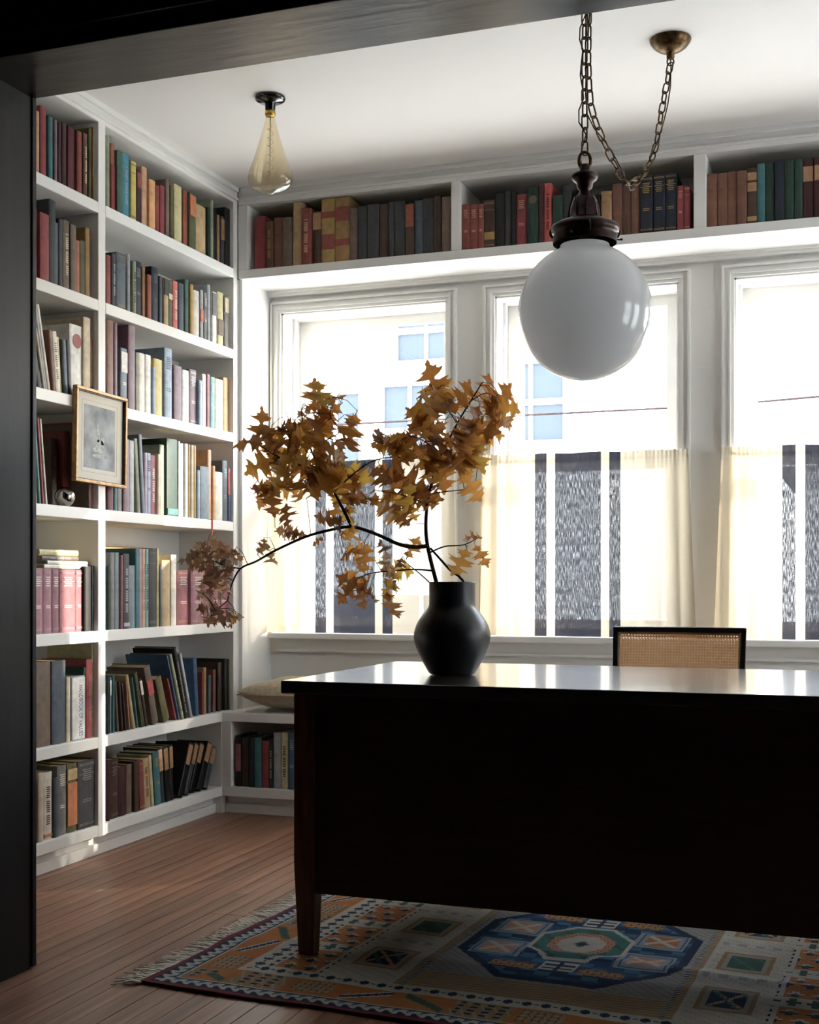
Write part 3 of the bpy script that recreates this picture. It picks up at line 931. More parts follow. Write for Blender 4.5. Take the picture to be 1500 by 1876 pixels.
# ------------------------------------------------------------------ framed print
fy, fz = 4.062, 1.565; fr = empty('framed_print', (XC+.002, fy, fz), 'small gilt-framed grey engraving hung on the bookcase divider', 'picture'); W2, H2 = .167, .174
def ring(w, h, t, x0, x1):
    return MB().box(x0, x1, -w, w, h-t, h).box(x0, x1, -w, w, -h, -h+t).box(x0, x1, -w, -w+t, -h+t, h-t).box(x0, x1, w-t, w, -h+t, h-t)
bevel(ring(W2, H2, .012, .0, .020).build('frame', M['gilt'], fr, local=True), .002)
ring(W2-.011, H2-.011, .004, .001, .015).build('inner_frame', M['bronze'], fr, local=True)
MB().box(.001, .006, -W2+.013, W2-.013, -H2+.013, H2-.013).build('mat', M['matboard'], fr, local=True)
mb = ring(W2-.052, H2-.042, .0012, .005, .0064)
for v in ring(W2-.062, H2-.052, .003, .005, .0066).v: pass
mb.build('mat_line', M['matdark'], fr, local=True)
pr_ = MB().box(.002, .0068, -W2+.066, W2-.066, -H2+.058, H2-.058).build('print', M['print'], fr, local=True)
mb = MB()
for (cy, cz, ry, rz) in ((-.012, .01, .012, .028), (.0, -.03, .028, .026), (.018, -.005, .012, .02), (-.012, .045, .007, .009), (.02, .022, .006, .008), (-.03, -.045, .014, .01), (.005, -.068, .055, .008)):
    mb.add([(.0072, cy+ry*math.cos(k*math.pi/7), cz+rz*math.sin(k*math.pi/7)) for k in range(14)], [tuple(range(14))])
mb.build('printed_figures', M['printlight'], pr_, local=True)
fr.rotation_euler = (R(-1.2), 0, 0)

# ------------------------------------------------------------------ curtains
def curtain(n, a, b, seed):
    rg = random.Random(seed); zt, zb = 1.592, Z0+.002; W = b-a
    root = empty('cafe_curtain', ((a+b)/2, YW-.045, zb), ('sheer cream cafe curtain with charcoal stripes %s' % n), 'curtain', 'cafe curtains across the lower windows')
    NX, NZ = 170, 34; vs_, fs, uvs = [], [], []
    ph = [rg.uniform(0, 6.28) for _ in range(6)]
    for j in range(NZ+1):
        v = j/NZ; z = zb+(zt-zb)*v
        for i in range(NX+1):
            s = i/NX
            edge = max(0, 1-s/.24)**.8 + max(0, (s-.70)/.30)**.8
            gath = edge*.013+.0012
            f = math.sin(s*62+ph[0]+v*.8)*.55+math.sin(s*97+ph[1]-v*1.3)*.3+math.sin(s*31+ph[2])*.45
            y = gath*f*(1-.25*v)
            hd = max(0, (v-.90)/.10)
            y += hd*(.0018+.004*edge)*math.sin(s*330+ph[3])+hd*.002*math.sin(s*190+ph[4])
            spread = (1-v)*.028*((2*s-1)**5)
            x = a+W*(s+.010*edge*math.sin(s*80+ph[5])*(1-v))+spread
            zz = z + (.004*math.sin(s*70+ph[1])*edge if v < .02 else 0) + (.003*math.sin(s*220+ph[2])*edge+.002*math.sin(s*25) if v > .99 else 0)
            if v < .02: zz = max(zz, zb)
            vs_.append((x, YW-.056+y, zz)); uvs.append((s, v))
    for j in range(NZ):
        for i in range(NX):
            k = j*(NX+1)+i; fs.append((k, k+1, k+NX+2, k+NX+1))
    mb = MB(); mb.add(vs_, fs, True); o = mb.build('fabric', M['curtain'], root)
    ul = o.data.uv_layers.new(name='UVMap')
    for lp in o.data.loops: ul.data[lp.index].uv = uvs[lp.vertex_index]
    MB().tube([(a-.002, YW-.036, zt-.020), (b+.002, YW-.036, zt-.020)], .005).build('rod', M['paint'], root)
CN = ['behind the oak branch, leftmost window', 'in middle window behind the cane chair', 'in the window at right edge', 'in the far right window outside frame']
for i, (a, b) in enumerate(wx): curtain(CN[i], a-.045, b+.045, i+3)

# ------------------------------------------------------------------ desk
DX0, DX1, DY0, DY1 = -1.508, .42, 3.144, 4.055
dk = empty('desk', ((DX0+DX1)/2, (DY0+DY1)/2, .009), 'long dark wood writing desk with glossy top standing on the rug', 'desk')
bevel(MB().box(DX0, DX1, DY0, DY1, .725, .76).build('desk_top', M['desktop'], dk), .003, 2)
for x_ in (DX0+.062, DX1-.062):
    for y_ in (DY0+.050, DY1-.05):
        bevel(MB().taper((x_, y_, .009), .022, (x_, y_, .26), .031).box(x_-.031, x_+.031, y_-.031, y_+.031, .26, .724).build('leg', M['deskleg'], dk), .002)
MB().box(DX0+.094, DX1-.094, DY0+.026, DY0+.048, .18, .724).build('back_panel', M['desk'], dk)
MB().box(DX0+.045, DX0+.066, DY0+.082, DY1-.082, .18, .724).build('side_panel', M['desk'], dk)
MB().box(DX1-.066, DX1-.045, DY0+.082, DY1-.082, .18, .724).build('side_panel', M['desk'], dk)
for sx in (0, 1):
    xa, xb = (DX0+.067, DX0+.50) if sx == 0 else (DX1-.50, DX1-.067)
    MB().box(xa, xb, DY0+.05, DY1-.09, .18, .20).box(xa if sx else xb-.02, xa+.02 if sx else xb, DY0+.05, DY1-.09, .20, .724).build('pedestal', M['desk'], dk)
    for k in range(3):
        d_ = bevel(MB().box(xa+.004, xb-.004, DY1-.088, DY1-.068, .205+k*.172, .372+k*.172).build('drawer', M['desk'], dk), .002)
        MB().tube([((xa+xb)/2-.04, DY1-.068, .29+k*.172), ((xa+xb)/2-.035, DY1-.045, .29+k*.172), ((xa+xb)/2+.035, DY1-.045, .29+k*.172), ((xa+xb)/2+.04, DY1-.068, .29+k*.172)], .004).build('handle', M['brass'], d_)
MB().box(DX0+.50, DX1-.50, DY1-.088, DY1-.068, .62, .724).build('centre_drawer', M['desk'], dk)

# ------------------------------------------------------------------ vase
VP = at_d(828, 0, 3.69); VX, VY = VP.x, VP.y; VZ = .761
vprof = [(0,0),(.060,0),(.067,.004),(.075,.018),(.090,.045),(.103,.072),(.1105,.098),(.112,.112),(.110,.128),(.102,.150),(.089,.170),(.076,.186),(.069,.196),(.0665,.206),(.067,.262),(.0675,.268),(.0655,.270),(.0625,.268),(.062,.20),(.072,.18),(.10,.12),(.06,.02),(0,.015)]
def smooth_prof(p):
    out = [p[0]]
    for i in range(len(p)-1):
        a, b = p[i], p[i+1]; out.append(((a[0]*.75+b[0]*.25), (a[1]*.75+b[1]*.25))); out.append(((a[0]*.25+b[0]*.75), (a[1]*.25+b[1]*.75)))
    out.append(p[-1]); return out
fixn(MB().lathe(smooth_prof(vprof), (VX, VY, VZ), 64).build('vase', M['vase'], None, label='round-bellied matte black ceramic vase on desk holding oak branches', cat='vase'))

# ------------------------------------------------------------------ oak branches
def B(px, py, dd=0): return at_d(px, py, 3.69+dd)
br = empty('oak_branches', (VX, VY, VZ+.02), 'tall bare-stemmed oak branches with dry orange-brown leaves in the black vase', 'branches')
SK = []
def stem(pts, r0, r1, name='stem'):
    P = [B(*p) for p in pts]; out = []
    for i in range(len(P)-1):
        p0 = P[max(i-1, 0)]; p1 = P[i]; p2 = P[i+1]; p3 = P[min(i+2, len(P)-1)]
        for k in range(4):
            t = k/4; out.append(.5*((2*p1)+(p2-p0)*t+(2*p0-5*p1+4*p2-p3)*t*t+(3*p1-p0-3*p2+p3)*t**3))
    out.append(P[-1]); n = len(out)
    rad = [r0+(r1-r0)*i/(n-1) for i in range(n)]
    SK.extend(out); MB().tube(out, rad, 7).build(name, M['bark'], br)
stem([(833,1215,0),(815,1120,0),(801,1073,.0),(784,1004,0),(780,960,.02),(784,915,.03),(791,885,.03),(808,835,.05),(838,775,.06),(862,735,.06),(884,700,.05)], .0075, .0018)
stem([(784,1000,0),(757,1002,-.01),(728,996,-.02),(688,978,-.03),(644,965,-.04),(600,972,-.05),(558,984,-.07),(505,1008,-.08),(470,1028,-.10),(440,1042,-.10),(424,1072,-.10),(417,1100,-.1)], .0065, .0018)
stem([(644,965,-.04),(628,932,-.04),(612,902,-.02),(592,868,0),(572,830,.02),(556,780,.02),(552,750,.02)], .0048, .0016)
stem([(835,1190,0),(852,1078,.02),(822,1042,.01),(788,1004,0)], .0042, .0032)
stem([(788,1012,0),(815,1001,.02),(850,998,.03),(878,984,.05)], .0026, .0012, 'twig')
stem([(796,1046,0),(760,1043,-.02),(720,1046,-.03),(680,1050,-.05),(650,1062,-.06)], .003, .0012, 'twig')
stem([(820,1110,.01),(790,1071,.0),(765,1048,-.02),(742,1030,-.04)], .0024, .0012, 'twig')
stem([(787,905,.03),(812,901,.02),(850,897,.0),(870,893,0)], .002, .001, 'twig')
stem([(612,902,-.02),(650,866,-.02),(690,842,0),(740,838,.02),(780,842,.02)], .0024, .0012, 'twig')
stem([(572,830,.02),(600,805,.02),(622,790,.0),(604,758,-.02),(620,722,-.02)], .002, .001, 'twig')
stem([(592,868,0),(545,850,-.04),(500,832,-.05),(455,800,-.05)], .0022, .001, 'twig')
stem([(556,790,.02),(530,770,.04),(520,740,.04)], .0018, .001, 'twig')
stem([(592,868,0),(560,880,.05),(510,890,.06),(480,888,.06)], .002, .001, 'twig')
stem([(808,835,.05),(780,810,.0),(750,800,-.02),(720,815,-.03)], .0022, .001, 'twig')
stem([(838,775,.06),(820,750,.02),(805,720,0),(795,700,0)], .0018, .001, 'twig')
stem([(862,735,.06),(890,720,.08),(915,735,.1),(925,760,.1)], .0018, .001, 'twig')
stem([(784,925,.03),(760,915,-.01),(730,905,-.03),(700,900,-.03)], .002, .001, 'twig')
stem([(440,1042,-.10),(410,1035,-.1),(385,1025,-.08),(360,1010,-.06)], .002, .001, 'twig')
stem([(417,1100,-.1),(400,1115,-.08),(385,1130,-.08)], .0018, .001, 'twig')
stem([(852,998,.03),(856,1010,.03),(852,1022,.03)], .0012, .0008, 'twig')

HALF = [(0,.010),(.10,.014),(.15,.06),(.17,.16),(.185,.235),(.215,.15),(.25,.135),(.275,.19),(.295,.10),(.34,.045),(.38,.05),(.41,.14),(.43,.26),(.455,.40),(.49,.28),(.515,.255),(.55,.35),(.57,.24),(.585,.12),(.62,.055),(.66,.06),(.69,.15),(.72,.24),(.755,.33),(.77,.20),(.80,.15),(.835,.20),(.85,.10),(.89,.05),(.94,.055),(1.0,.004)]
def leaf_mesh(seed, curl):
    rg = random.Random(seed); vv = []; ff = []; cols = (-1, -.5, 0, .5, 1) if curl > .5 else (-1, 0, 1)
    a = rg.uniform(-.5, .5)*(1+curl*2.0); b = rg.uniform(-.6, .9)*(1+curl*1.6); tw = rg.uniform(-1, 1)*(.5+curl*1.4); bow = rg.uniform(-.15, .15)
    ls, rs = rg.uniform(.8, 1.12), rg.uniform(.8, 1.12)
    for t, w in HALF:
        for c in cols:
            w_ = w*abs(c)*(ls if c < 0 else rs); x = math.copysign(w_, c) if c else 0
            # roll around the midrib with curl, then bend and twist along the length
            k = b*2.2; xr = math.sin(x*k)/k if abs(k) > .01 else x; z = (1-math.cos(x*k))/k if abs(k) > .01 else 0
            z += .03*math.sin(t*22+x*9)
            th = tw*(t-.3); x2 = xr*math.cos(th)-z*math.sin(th); z2 = xr*math.sin(th)+z*math.cos(th)
            kk = a*2+1e-4; y3 = math.sin(t*kk)/kk-z2*math.sin(t*kk)*.6; z3 = (1-math.cos(t*kk))/kk+z2*math.cos(t*kk)
            vv.append((x2+bow*t*t, y3, z3))
    m = len(cols)
    for i in range(len(HALF)-1):
        for c in range(m-1): ff.append((i*m+c, i*m+c+1, (i+1)*m+c+1, (i+1)*m+c))
    me = bpy.data.meshes.new('leaf'); me.from_pydata(vv, [], ff); me.polygons.foreach_set('use_smooth', [True]*len(ff)); me.materials.append(M['leafdry' if curl > .5 else 'leaf']); return me
FLAT = [leaf_mesh(i, .15+.05*i) for i in range(8)]; CURL = [leaf_mesh(40+i, .9+.12*i) for i in range(7)]
rl = random.Random(77); leaf_i = 0
pet = MB()
def leaf(px, py, L, ang, dd, curled=False, tilt=None):
    """px,py: middle of the leaf; ang: direction the tip points, degrees, 0 = right, 90 = up"""
    global leaf_i
    me = rl.choice(CURL if curled else FLAT); l = L/FPX*3.69*(1.0 if curled else 1.28)
    c = B(px, py, dd)
    r_ = Vector((CS, SN, 0)); u_ = Vector((0, 0, 1)); f_ = Vector((-SN, CS, 0))
    d = (r_*math.cos(R(ang))+u_*math.sin(R(ang)))
    t1 = R(rl.uniform(-38, 38) if tilt is None else tilt); t2 = R(rl.uniform(-45, 45) if tilt is None else tilt)
    d = (d*math.cos(t1)+f_*math.sin(t1)).normalized()
    nrm = (-f_+d*f_.dot(d)).normalized(); s = d.cross(nrm).normalized()
    s2 = (s*math.cos(t2)+nrm*math.sin(t2)); n2 = s2.cross(d).normalized()
    base = c-d*l*.5; off = origin(br)
    m3 = Matrix((s2*l, d*l, n2*l)).transposed().to_4x4(); m3.translation = base-off
    o = bpy.data.objects.new('leaf', me); col.objects.link(o); o.parent = br; o.matrix_local = m3; leaf_i += 1
    q = min(SK, key=lambda p: (p-base).length)
    dist = (q-base).length
    if dist < .16:
        mid = (q+base)/2+Vector((0, 0, .12*dist)); pet.tube([q, mid, base+d*l*.02], [.0011, .0009, .0008], 4)
# blobs: centre, radii, count, leaf size, curled share
BL = [(575,745,34,28,7,58,.5),(530,800,34,26,7,60,.15),(470,800,20,18,2,66,.1),(515,845,50,32,11,64,.15),(600,800,45,30,8,62,.15),(620,860,52,34,12,62,.15),
 (560,890,50,30,8,60,.1),(490,890,22,16,3,56,.3),(655,905,30,16,4,52,.1),(690,815,30,14,5,48,.4),(790,735,26,22,3,78,0),(830,740,26,20,4,56,.3),(905,745,24,30,6,60,.25),
 (800,790,44,24,8,66,.1),(745,815,34,20,6,66,.15),(855,800,26,22,5,68,.1),(790,850,44,24,9,66,.1),(725,870,30,18,5,62,.1),(840,855,26,18,3,62,.1),(760,905,40,24,7,64,.15),
 (735,940,18,10,2,56,0),(620,950,24,12,3,60,.2),(720,1045,22,34,8,50,.9),(660,1075,32,18,6,56,.4),(655,1035,18,16,2,50,.2),(375,1020,30,32,12,46,1),(420,1010,18,24,8,44,1),
 (390,1080,28,30,10,48,1),(385,1125,22,20,6,52,.9),(430,1130,12,16,3,38,1),(415,1060,22,22,5,42,1),(485,1015,14,18,4,44,.8),(530,972,16,12,4,46,1)]
for cx, cy, rx, ry, n, sz, cs in BL:
    for k in range(n):
        a = rl.uniform(0, 6.28); q = math.sqrt(rl.random())
        px, py = cx+rx*q*math.cos(a), cy+ry*q*math.sin(a)
        dd = rl.uniform(-.10, .10)-(.08 if cx < 450 else 0)
        outw = math.degrees(math.atan2(-(py-cy), px-cx))+rl.uniform(-55, 55)
        if rl.random() < .35: outw = rl.uniform(-150, -30)
        leaf(px, py, sz*rl.uniform(.8, 1.2), outw, dd, rl.random() < cs)
for px, py, L, an, dd in ((795,712,80,115,0),(912,775,74,-70,.08),(898,715,60,55,.1),(865,893,66,-55,0),(845,1032,56,-110,.02),(880,1014,44,-60,.05),(868,980,36,25,.05),
        (710,1113,54,-85,-.03),(655,955,70,-35,-.03),(638,915,56,95,-.03),(470,800,70,165,-.05),(497,918,56,-95,0),(615,722,48,60,-.02),(520,945,46,110,-.06),
        (638,1003,44,160,-.04),(655,1012,46,-20,0),(580,990,24,-160,-.05),(865,850,62,-20,.04),(700,925,60,-30,.0),(750,938,44,-80,.02),(640,985,54,-120,-.02),(780,930,40,-20,.03),(895,790,60,20,.05),(752,1003,40,70,.03)):
    leaf(px, py, L, an, dd)
pet.build('leaf_stalk', M['bark'], br, kind='stuff')

# ------------------------------------------------------------------ cushion on bench
def cushion(cx, cy, cz, w, d, h):
    vv = []; ff = []; N = 28
    for side in (1, -1):
        for j in range(N+1):
            for i in range(N+1):
                u, v = 2*i/N-1, 2*j/N-1
                hh = (max(0, 1-abs(u)**2.6)*max(0, 1-abs(v)**2.6))**.42
                pin = 1-.07*(1-abs(u))*abs(v)**3; pin2 = 1-.07*(1-abs(v))*abs(u)**3
                z = side*h*.5*hh + .004*math.sin(u*9+v*4)*hh + (.010*abs(u*v)**4)
                vv.append((cx+u*w/2*pin2, cy+v*d/2*pin, cz+z))
    n = (N+1)**2
    for s in range(2):
        for j in range(N):
            for i in range(N):
                k = s*n+j*(N+1)+i; q = (k, k+1, k+N+2, k+N+1); ff.append(q if s == 0 else q[::-1])
    return MB().add(vv, ff, True)
cu = cushion(-2.30, 5.235, .456+.075, .66, .40, .15).build('cushion', M['cushion'], None, label='beige linen cushion lying on the window bench behind desk', cat='cushion')
pts = [(-2.30+u*.33, 5.235-.195+.006*abs(1-abs(u)), .528+.002) for u in [k/10-1 for k in range(21)]]
MB().tube(pts, .0035, 6).build('piping', M['cushion'], cu)

# ------------------------------------------------------------------ cane chair
CX = -.600; CYb = 4.33
ch = empty('cane_chair', (CX, 4.5, 0), 'black-framed chair with woven cane back tucked behind desk', 'chair')
th = R(9); 
def cb(u, v, w=0):      # point on the back: u across, v up from .45 m, w thickness; slightly curved, reclined
    return (CX+u, CYb+.05-(.876-.45-v)*math.sin(th)*-0 + (v-.43)*math.tan(th) + .035*(1-(u/.22)**2)*1.0 - .02 + w, .45+v)
def bar(p, q, w, t, n=10):
    mb = MB(); vv = []; ff = []
    for i in range(n+1):
        f = i/n; u = p[0]+(q[0]-p[0])*f; v = p[1]+(q[1]-p[1])*f
        du, dv = q[0]-p[0], q[1]-p[1]; L = math.hypot(du, dv); nu, nv = -dv/L*w/2, du/L*w/2
        vv += [cb(u+nu, v+nv, -t/2), cb(u+nu, v+nv, t/2), cb(u-nu, v-nv, t/2), cb(u-nu, v-nv, -t/2)]
    for i in range(n):
        for k in range(4): ff.append((i*4+k, i*4+(k+1) % 4, i*4+4+(k+1) % 4, i*4+4+k))
    ff += [(3,2,1,0), tuple(n*4+k for k in range(4))]
    return mb.add(vv, ff)
TOPV = .426
for (p, q, nm) in (((-.205, -.02), (-.213, TOPV-.001), 'back_post'), ((.205, -.02), (.213, TOPV-.001), 'back_post'), ((-.222, TOPV-.009), (.222, TOPV-.009), 'top_rail'), ((-.2, .06), (.2, .06), 'lower_rail')):
    bevel(fixn(bar(p, q, .019, .026).build(nm, M['chairwood'], ch)), .003)
mb = MB()
for (p, q) in (((-.198, .07), (-.201, TOPV-.02)), ((.198, .07), (.201, TOPV-.02)), ((-.2, TOPV-.021), (.2, TOPV-.021))):
    b_ = bar(p, q, .005, .010); mb.add(b_.v, b_.f)
mb.build('cane_border', M['cane'], ch)
# cane weave: pairs of horizontal and vertical strands plus diagonals
mb = MB(); U0, U1, V0, V1 = -.197, .197, .07, TOPV-.022; st = .0095
def strand(p, q, w, off, n=8):
    vv = []; ff = []
    for i in range(n+1):
        f = i/n; u = p[0]+(q[0]-p[0])*f; v = p[1]+(q[1]-p[1])*f; du, dv = q[0]-p[0], q[1]-p[1]; L = math.hypot(du, dv) or 1
        nu, nv = -dv/L*w/2, du/L*w/2; vv += [cb(u+nu, v+nv, off), cb(u-nu, v-nv, off)]
    for i in range(n): ff.append((2*i, 2*i+1, 2*i+3, 2*i+2))
    mb.add(vv, ff)
k = 0; v = V0+.004
while v < V1-.008:
    for s in (-.0013, .0013): strand((U0, v+s), (U1, v+s), .0018, -.0010, 10)
    v += st
u = U0+.004
while u < U1:
    for s in (-.0013, .0013): strand((u+s, V0), (u+s, V1-.009), .0018, -.0002, 4)
    u += st
for sg in (1, -1):
    c = -(V1-V0)
    while c < (U1-U0):
        a0 = max(0, c); 
        # line u = a + t, v = t clipped
        t0 = max(0, -c); t1 = min(V1-V0, (U1-U0)-c)
        if t1-t0 > .004:
            ua, ub = c+t0, c+t1
            if sg == 1: p, q = (U0+ua, V0+t0), (U0+ub, V0+t1)
            else: p, q = (U1-ua, V0+t0), (U1-ub, V0+t1)
            strand(p, q, .0022, .0006*sg-.0004, 5)
        c += st
# perforated border strip along the top and sides
for k in range(41):
    u = U0+k*(U1-U0)/40
    strand((u, V1-.010), (u, V1), .0052, -.0014, 1)
strand((U0, V1-.0015), (U1, V1-.0015), .005, -.0016, 10); strand((U0, V1-.0105), (U1, V1-.0105), .005, -.0016, 10)
mb.build('cane_panel', M['cane'], ch, kind='stuff')
bevel(MB().box(CX-.23, CX+.23, 4.28-.30+.28, 4.80, .41, .44).build('seat_frame', M['chairwood'], ch), .006)
MB().box(CX-.19, CX+.19, 4.36, 4.76, .438, .446).build('cane_seat', M['cane'], ch)
for sx in (-1, 1):
    bevel(MB().taper((CX+sx*.21, 4.27, .0125), .013, (CX+sx*.205, 4.305, .45), .015).build('leg', M['chairwood'], ch), .003)
    bevel(MB().taper((CX+sx*.205, 4.78, .0), .013, (CX+sx*.205, 4.77, .41), .016).build('leg', M['chairwood'], ch), .003)

# ------------------------------------------------------------------ rug
RW, RH = .955, .76; RC = Vector((-.757, 3.53)); RA = R(-3.0)
NAVY, BLUE, TEALC, CREAM, WHITE, ORNG, PEACH, RED, GREY, GRN, TAN = [lin(c) for c in ('22344e', '3c6482', '3f6c68', '968c7a', 'aca8a0', 'a26a40', 'ac8068', '6e343c', '8a8c90', '3e5a50', '8c7458')]
CE = .006
def rugcol(u, v):
    iu, iv = int(math.floor(u/CE)), int(math.floor(v/CE))
    du, dv = RW-abs(u), RH-abs(v); e = min(du, dv)
    k = iu if dv < du else iv                       # coordinate along the border
    if e < .018: return RED
    if e < .066:                                    # teeth
        q = int((e-.018)/CE); s = (k % 6)
        if q in (0, 7): return NAVY
        if q in (1, 2, 3): return NAVY if s < 5-q else WHITE
        return BLUE if (s+3) % 6 < q-3 else WHITE
    if e < .19:                                     # orange border with figures
        al = (u if dv < du else v); cell = math.floor(al/.15); f = al/.15-cell; g = (e-.066)/.124
        w = cell % 4
        if g < .06 or g > .94: return WHITE
        if w == 0:
            if abs(f-.5) < .36 and abs(g-.5) < .32: return (GRN, PEACH, CREAM)[(iu*2+iv//2*3) % 3] if (iu//2+iv//2) % 2 else TAN
            return ORNG
        if w == 1:
            t = abs((f-.5)*.8-(g-.5)); return WHITE if .07 < t < .15 and abs(f-.5) < .38 else (NAVY if t <= .07 and abs(f-.5) < .38 else ORNG)
        if w == 2:
            t = abs((f-.5)*.8+(g-.5)); return GRN if t < .12 and abs(f-.5) < .4 else ORNG
        if abs(f-.5) < .42 and abs(g-.5) < .38 and (iu//3) % 2 == 0 and (iv//2) % 2 == 0: return NAVY
        return TAN if (iv//2+iu) % 5 else CREAM
    if e < .238:
        q = int((e-.19)/CE); s = (k % 8)
        if q in (0, 7): return WHITE
        return NAVY if (s < 4 and q in (2, 3, 4)) or (s in (1, 2) and q in (1, 5)) or (s in (5, 6) and q == 3) else WHITE
    au, av = abs(u), abs(v)
    # centre medallion
    if au < .325 and av < .385:
        oct_ = max(au/.315, av/.375, (au/.315+av/.375)/1.42)
        if oct_ < 1:
            m_ = max(au/.138, av/.175, (au/.138+av/.175)/1.42)
            if m_ < 1:
                if m_ > .90: return WHITE
                if m_ > .64: return TEALC if (iu//3+iv//4) % 5 else GRN
                i_ = max(au/.138, av/.175)
                if m_ > .46: return PEACH if (iu+2*iv) % 7 else RED
                if au/.05+av/.06 < .5: return GRN if au+av > .014 else NAVY
                return WHITE
            # frets above and below medallion
            if au < .05 and .19 < av < .275:
                f = (av-.19)/.085
                if (int(f*5) % 2 == 0 and au > .008) or (au > .04) and f < .9: return WHITE
                return NAVY
            sq = max(abs(au-.205)/.072, abs(av-.11)/.075)
            if sq < 1:
                if sq > .80: return BLUE if sq < .88 else GREY
                if sq > .62: return GREY
                a_, b_ = abs(au-.205)/.072, abs(av-.11)/.075
                if abs(a_-b_) < .16: return WHITE
                return ORNG if (u > 0 and v > 0) else PEACH
            if abs(av-.255) < .03 and abs(au-.12) < .06:
                return ORNG if (iu//2+iv//2) % 3 else (GRN if iu % 3 else CREAM)
            return NAVY if (oct_ > .92) else (BLUE if (iu//7+iv//5) % 3 == 0 else NAVY if (iv//9) % 3 == 0 else lin('2a4664'))
        return GREY if (iu+iv) % 5 else TAN
    if au < .365:                                    # ticked band
        if .325 <= au < .335: return NAVY if iv % 2 else WHITE
        if au > .355: return WHITE
        return TAN if iv % 3 else CREAM
    if au < .56:                                     # cream with squares
        for cv, cc in ((0, GRN), (.33, NAVY), (-.33, NAVY)):
            s = max(abs(au-.455)/.068, abs(v-cv)/.088)
            if s < 1:
                if s > .85: return TAN
                if s > .66: return CREAM if (iu+iv) % 3 else GREY
                a_, b_ = abs(au-.455)/.068, abs(v-cv)/.088
                return (PEACH if abs(a_-b_) < .1 and cc is NAVY else cc) if (iu//2+iv//3) % 6 else TEALC
        if abs(av-.165) < .012 and (iu//4) % 2: return GREY
        return WHITE if (iu*7+iv*3) % 11 else CREAM
    # side panels: orange blocks with star crosses, frets between
    vv_ = (v+.52) % .26; 
    if vv_ < .185:
        if au > .695 or au < .575: 
            return NAVY if (iv//3) % 2 and (au > .705 or au < .565) else WHITE
        a_ = ((au-.575) % .06)-.03; b_ = (vv_ % .062)-.031; row = int(vv_/.062)
        if row % 2: a_ = ((au-.575+.03) % .06)-.03
        if abs(a_)+abs(b_) < .010: return NAVY if row % 2 else GRN
        if (abs(a_) < .008 and abs(b_) < .022) or (abs(b_) < .008 and abs(a_) < .022): return WHITE if b_ > 0 else NAVY
        return ORNG
    if (iu//3) % 3 == 0 and .2 < vv_ < .25: return GRN
    if abs(vv_-.222) < .004 and (iu//2) % 4: return NAVY
    return WHITE
NXr, NYr = int(2*RW/CE), int(2*RH/CE); vv = []; ff = []; cc = []
def rugz(u, v):
    z = .0085 + .0014*math.sin(u*9+v*3)*math.cos(v*7)+.0008*math.sin(u*23)
    t = v+.13+.06*u; z += .010*math.exp(-(t/.035)**2)*max(0, min(1, (u+.25)/.2))*1.0
    t = v+.30-.03*u; z += .004*math.exp(-(t/.05)**2)
    if abs(u+.72*1) < .3: pass
    return max(z, .006)
cA, sA = math.cos(RA), math.sin(RA)
def rugp(u, v, z): return (RC.x+u*cA-v*sA, RC.y+u*sA+v*cA, z)
def legclear(x, y, z):
    for lx in (DX0+.062, DX1-.062):
        for ly in (DY0+.05, DY1-.05):
            if abs(x-lx) < .05 and abs(y-ly) < .05: return min(z, .0085)
    return min(z, .0085) if (abs(x-(DX0+.062)) < .09 and abs(y-(DY0+.05)) < .09) else z
for j in range(NYr+1):
    for i in range(NXr+1):
        u, v = -RW+2*RW*i/NXr, -RH+2*RH*j/NYr
        wv = .004*math.sin(u*11) if j == 0 else 0
        p = rugp(u, v+wv, 0); z = legclear(p[0], p[1], rugz(u, v)); vv.append((p[0], p[1], z))
for j in range(NYr):
    for i in range(NXr):
        k = j*(NXr+1)+i; ff.append((k, k+1, k+NXr+2, k+NXr+1))
        cc.append(rugcol(-RW+2*RW*(i+.5)/NXr, -RH+2*RH*(j+.5)/NYr))
nb = len(vv); nt = len(ff)
bd = [i for i in range(NXr+1)]+[j*(NXr+1)+NXr for j in range(1, NYr+1)]+[NYr*(NXr+1)+i for i in range(NXr-1, -1, -1)]+[j*(NXr+1) for j in range(NYr-1, 0, -1)]
for b_ in bd: vv.append((vv[b_][0], vv[b_][1], .0008))
for i in range(len(bd)):
    i2 = (i+1) % len(bd); ff.append((bd[i], nb+i, nb+i2, bd[i2])); cc.append(RED)
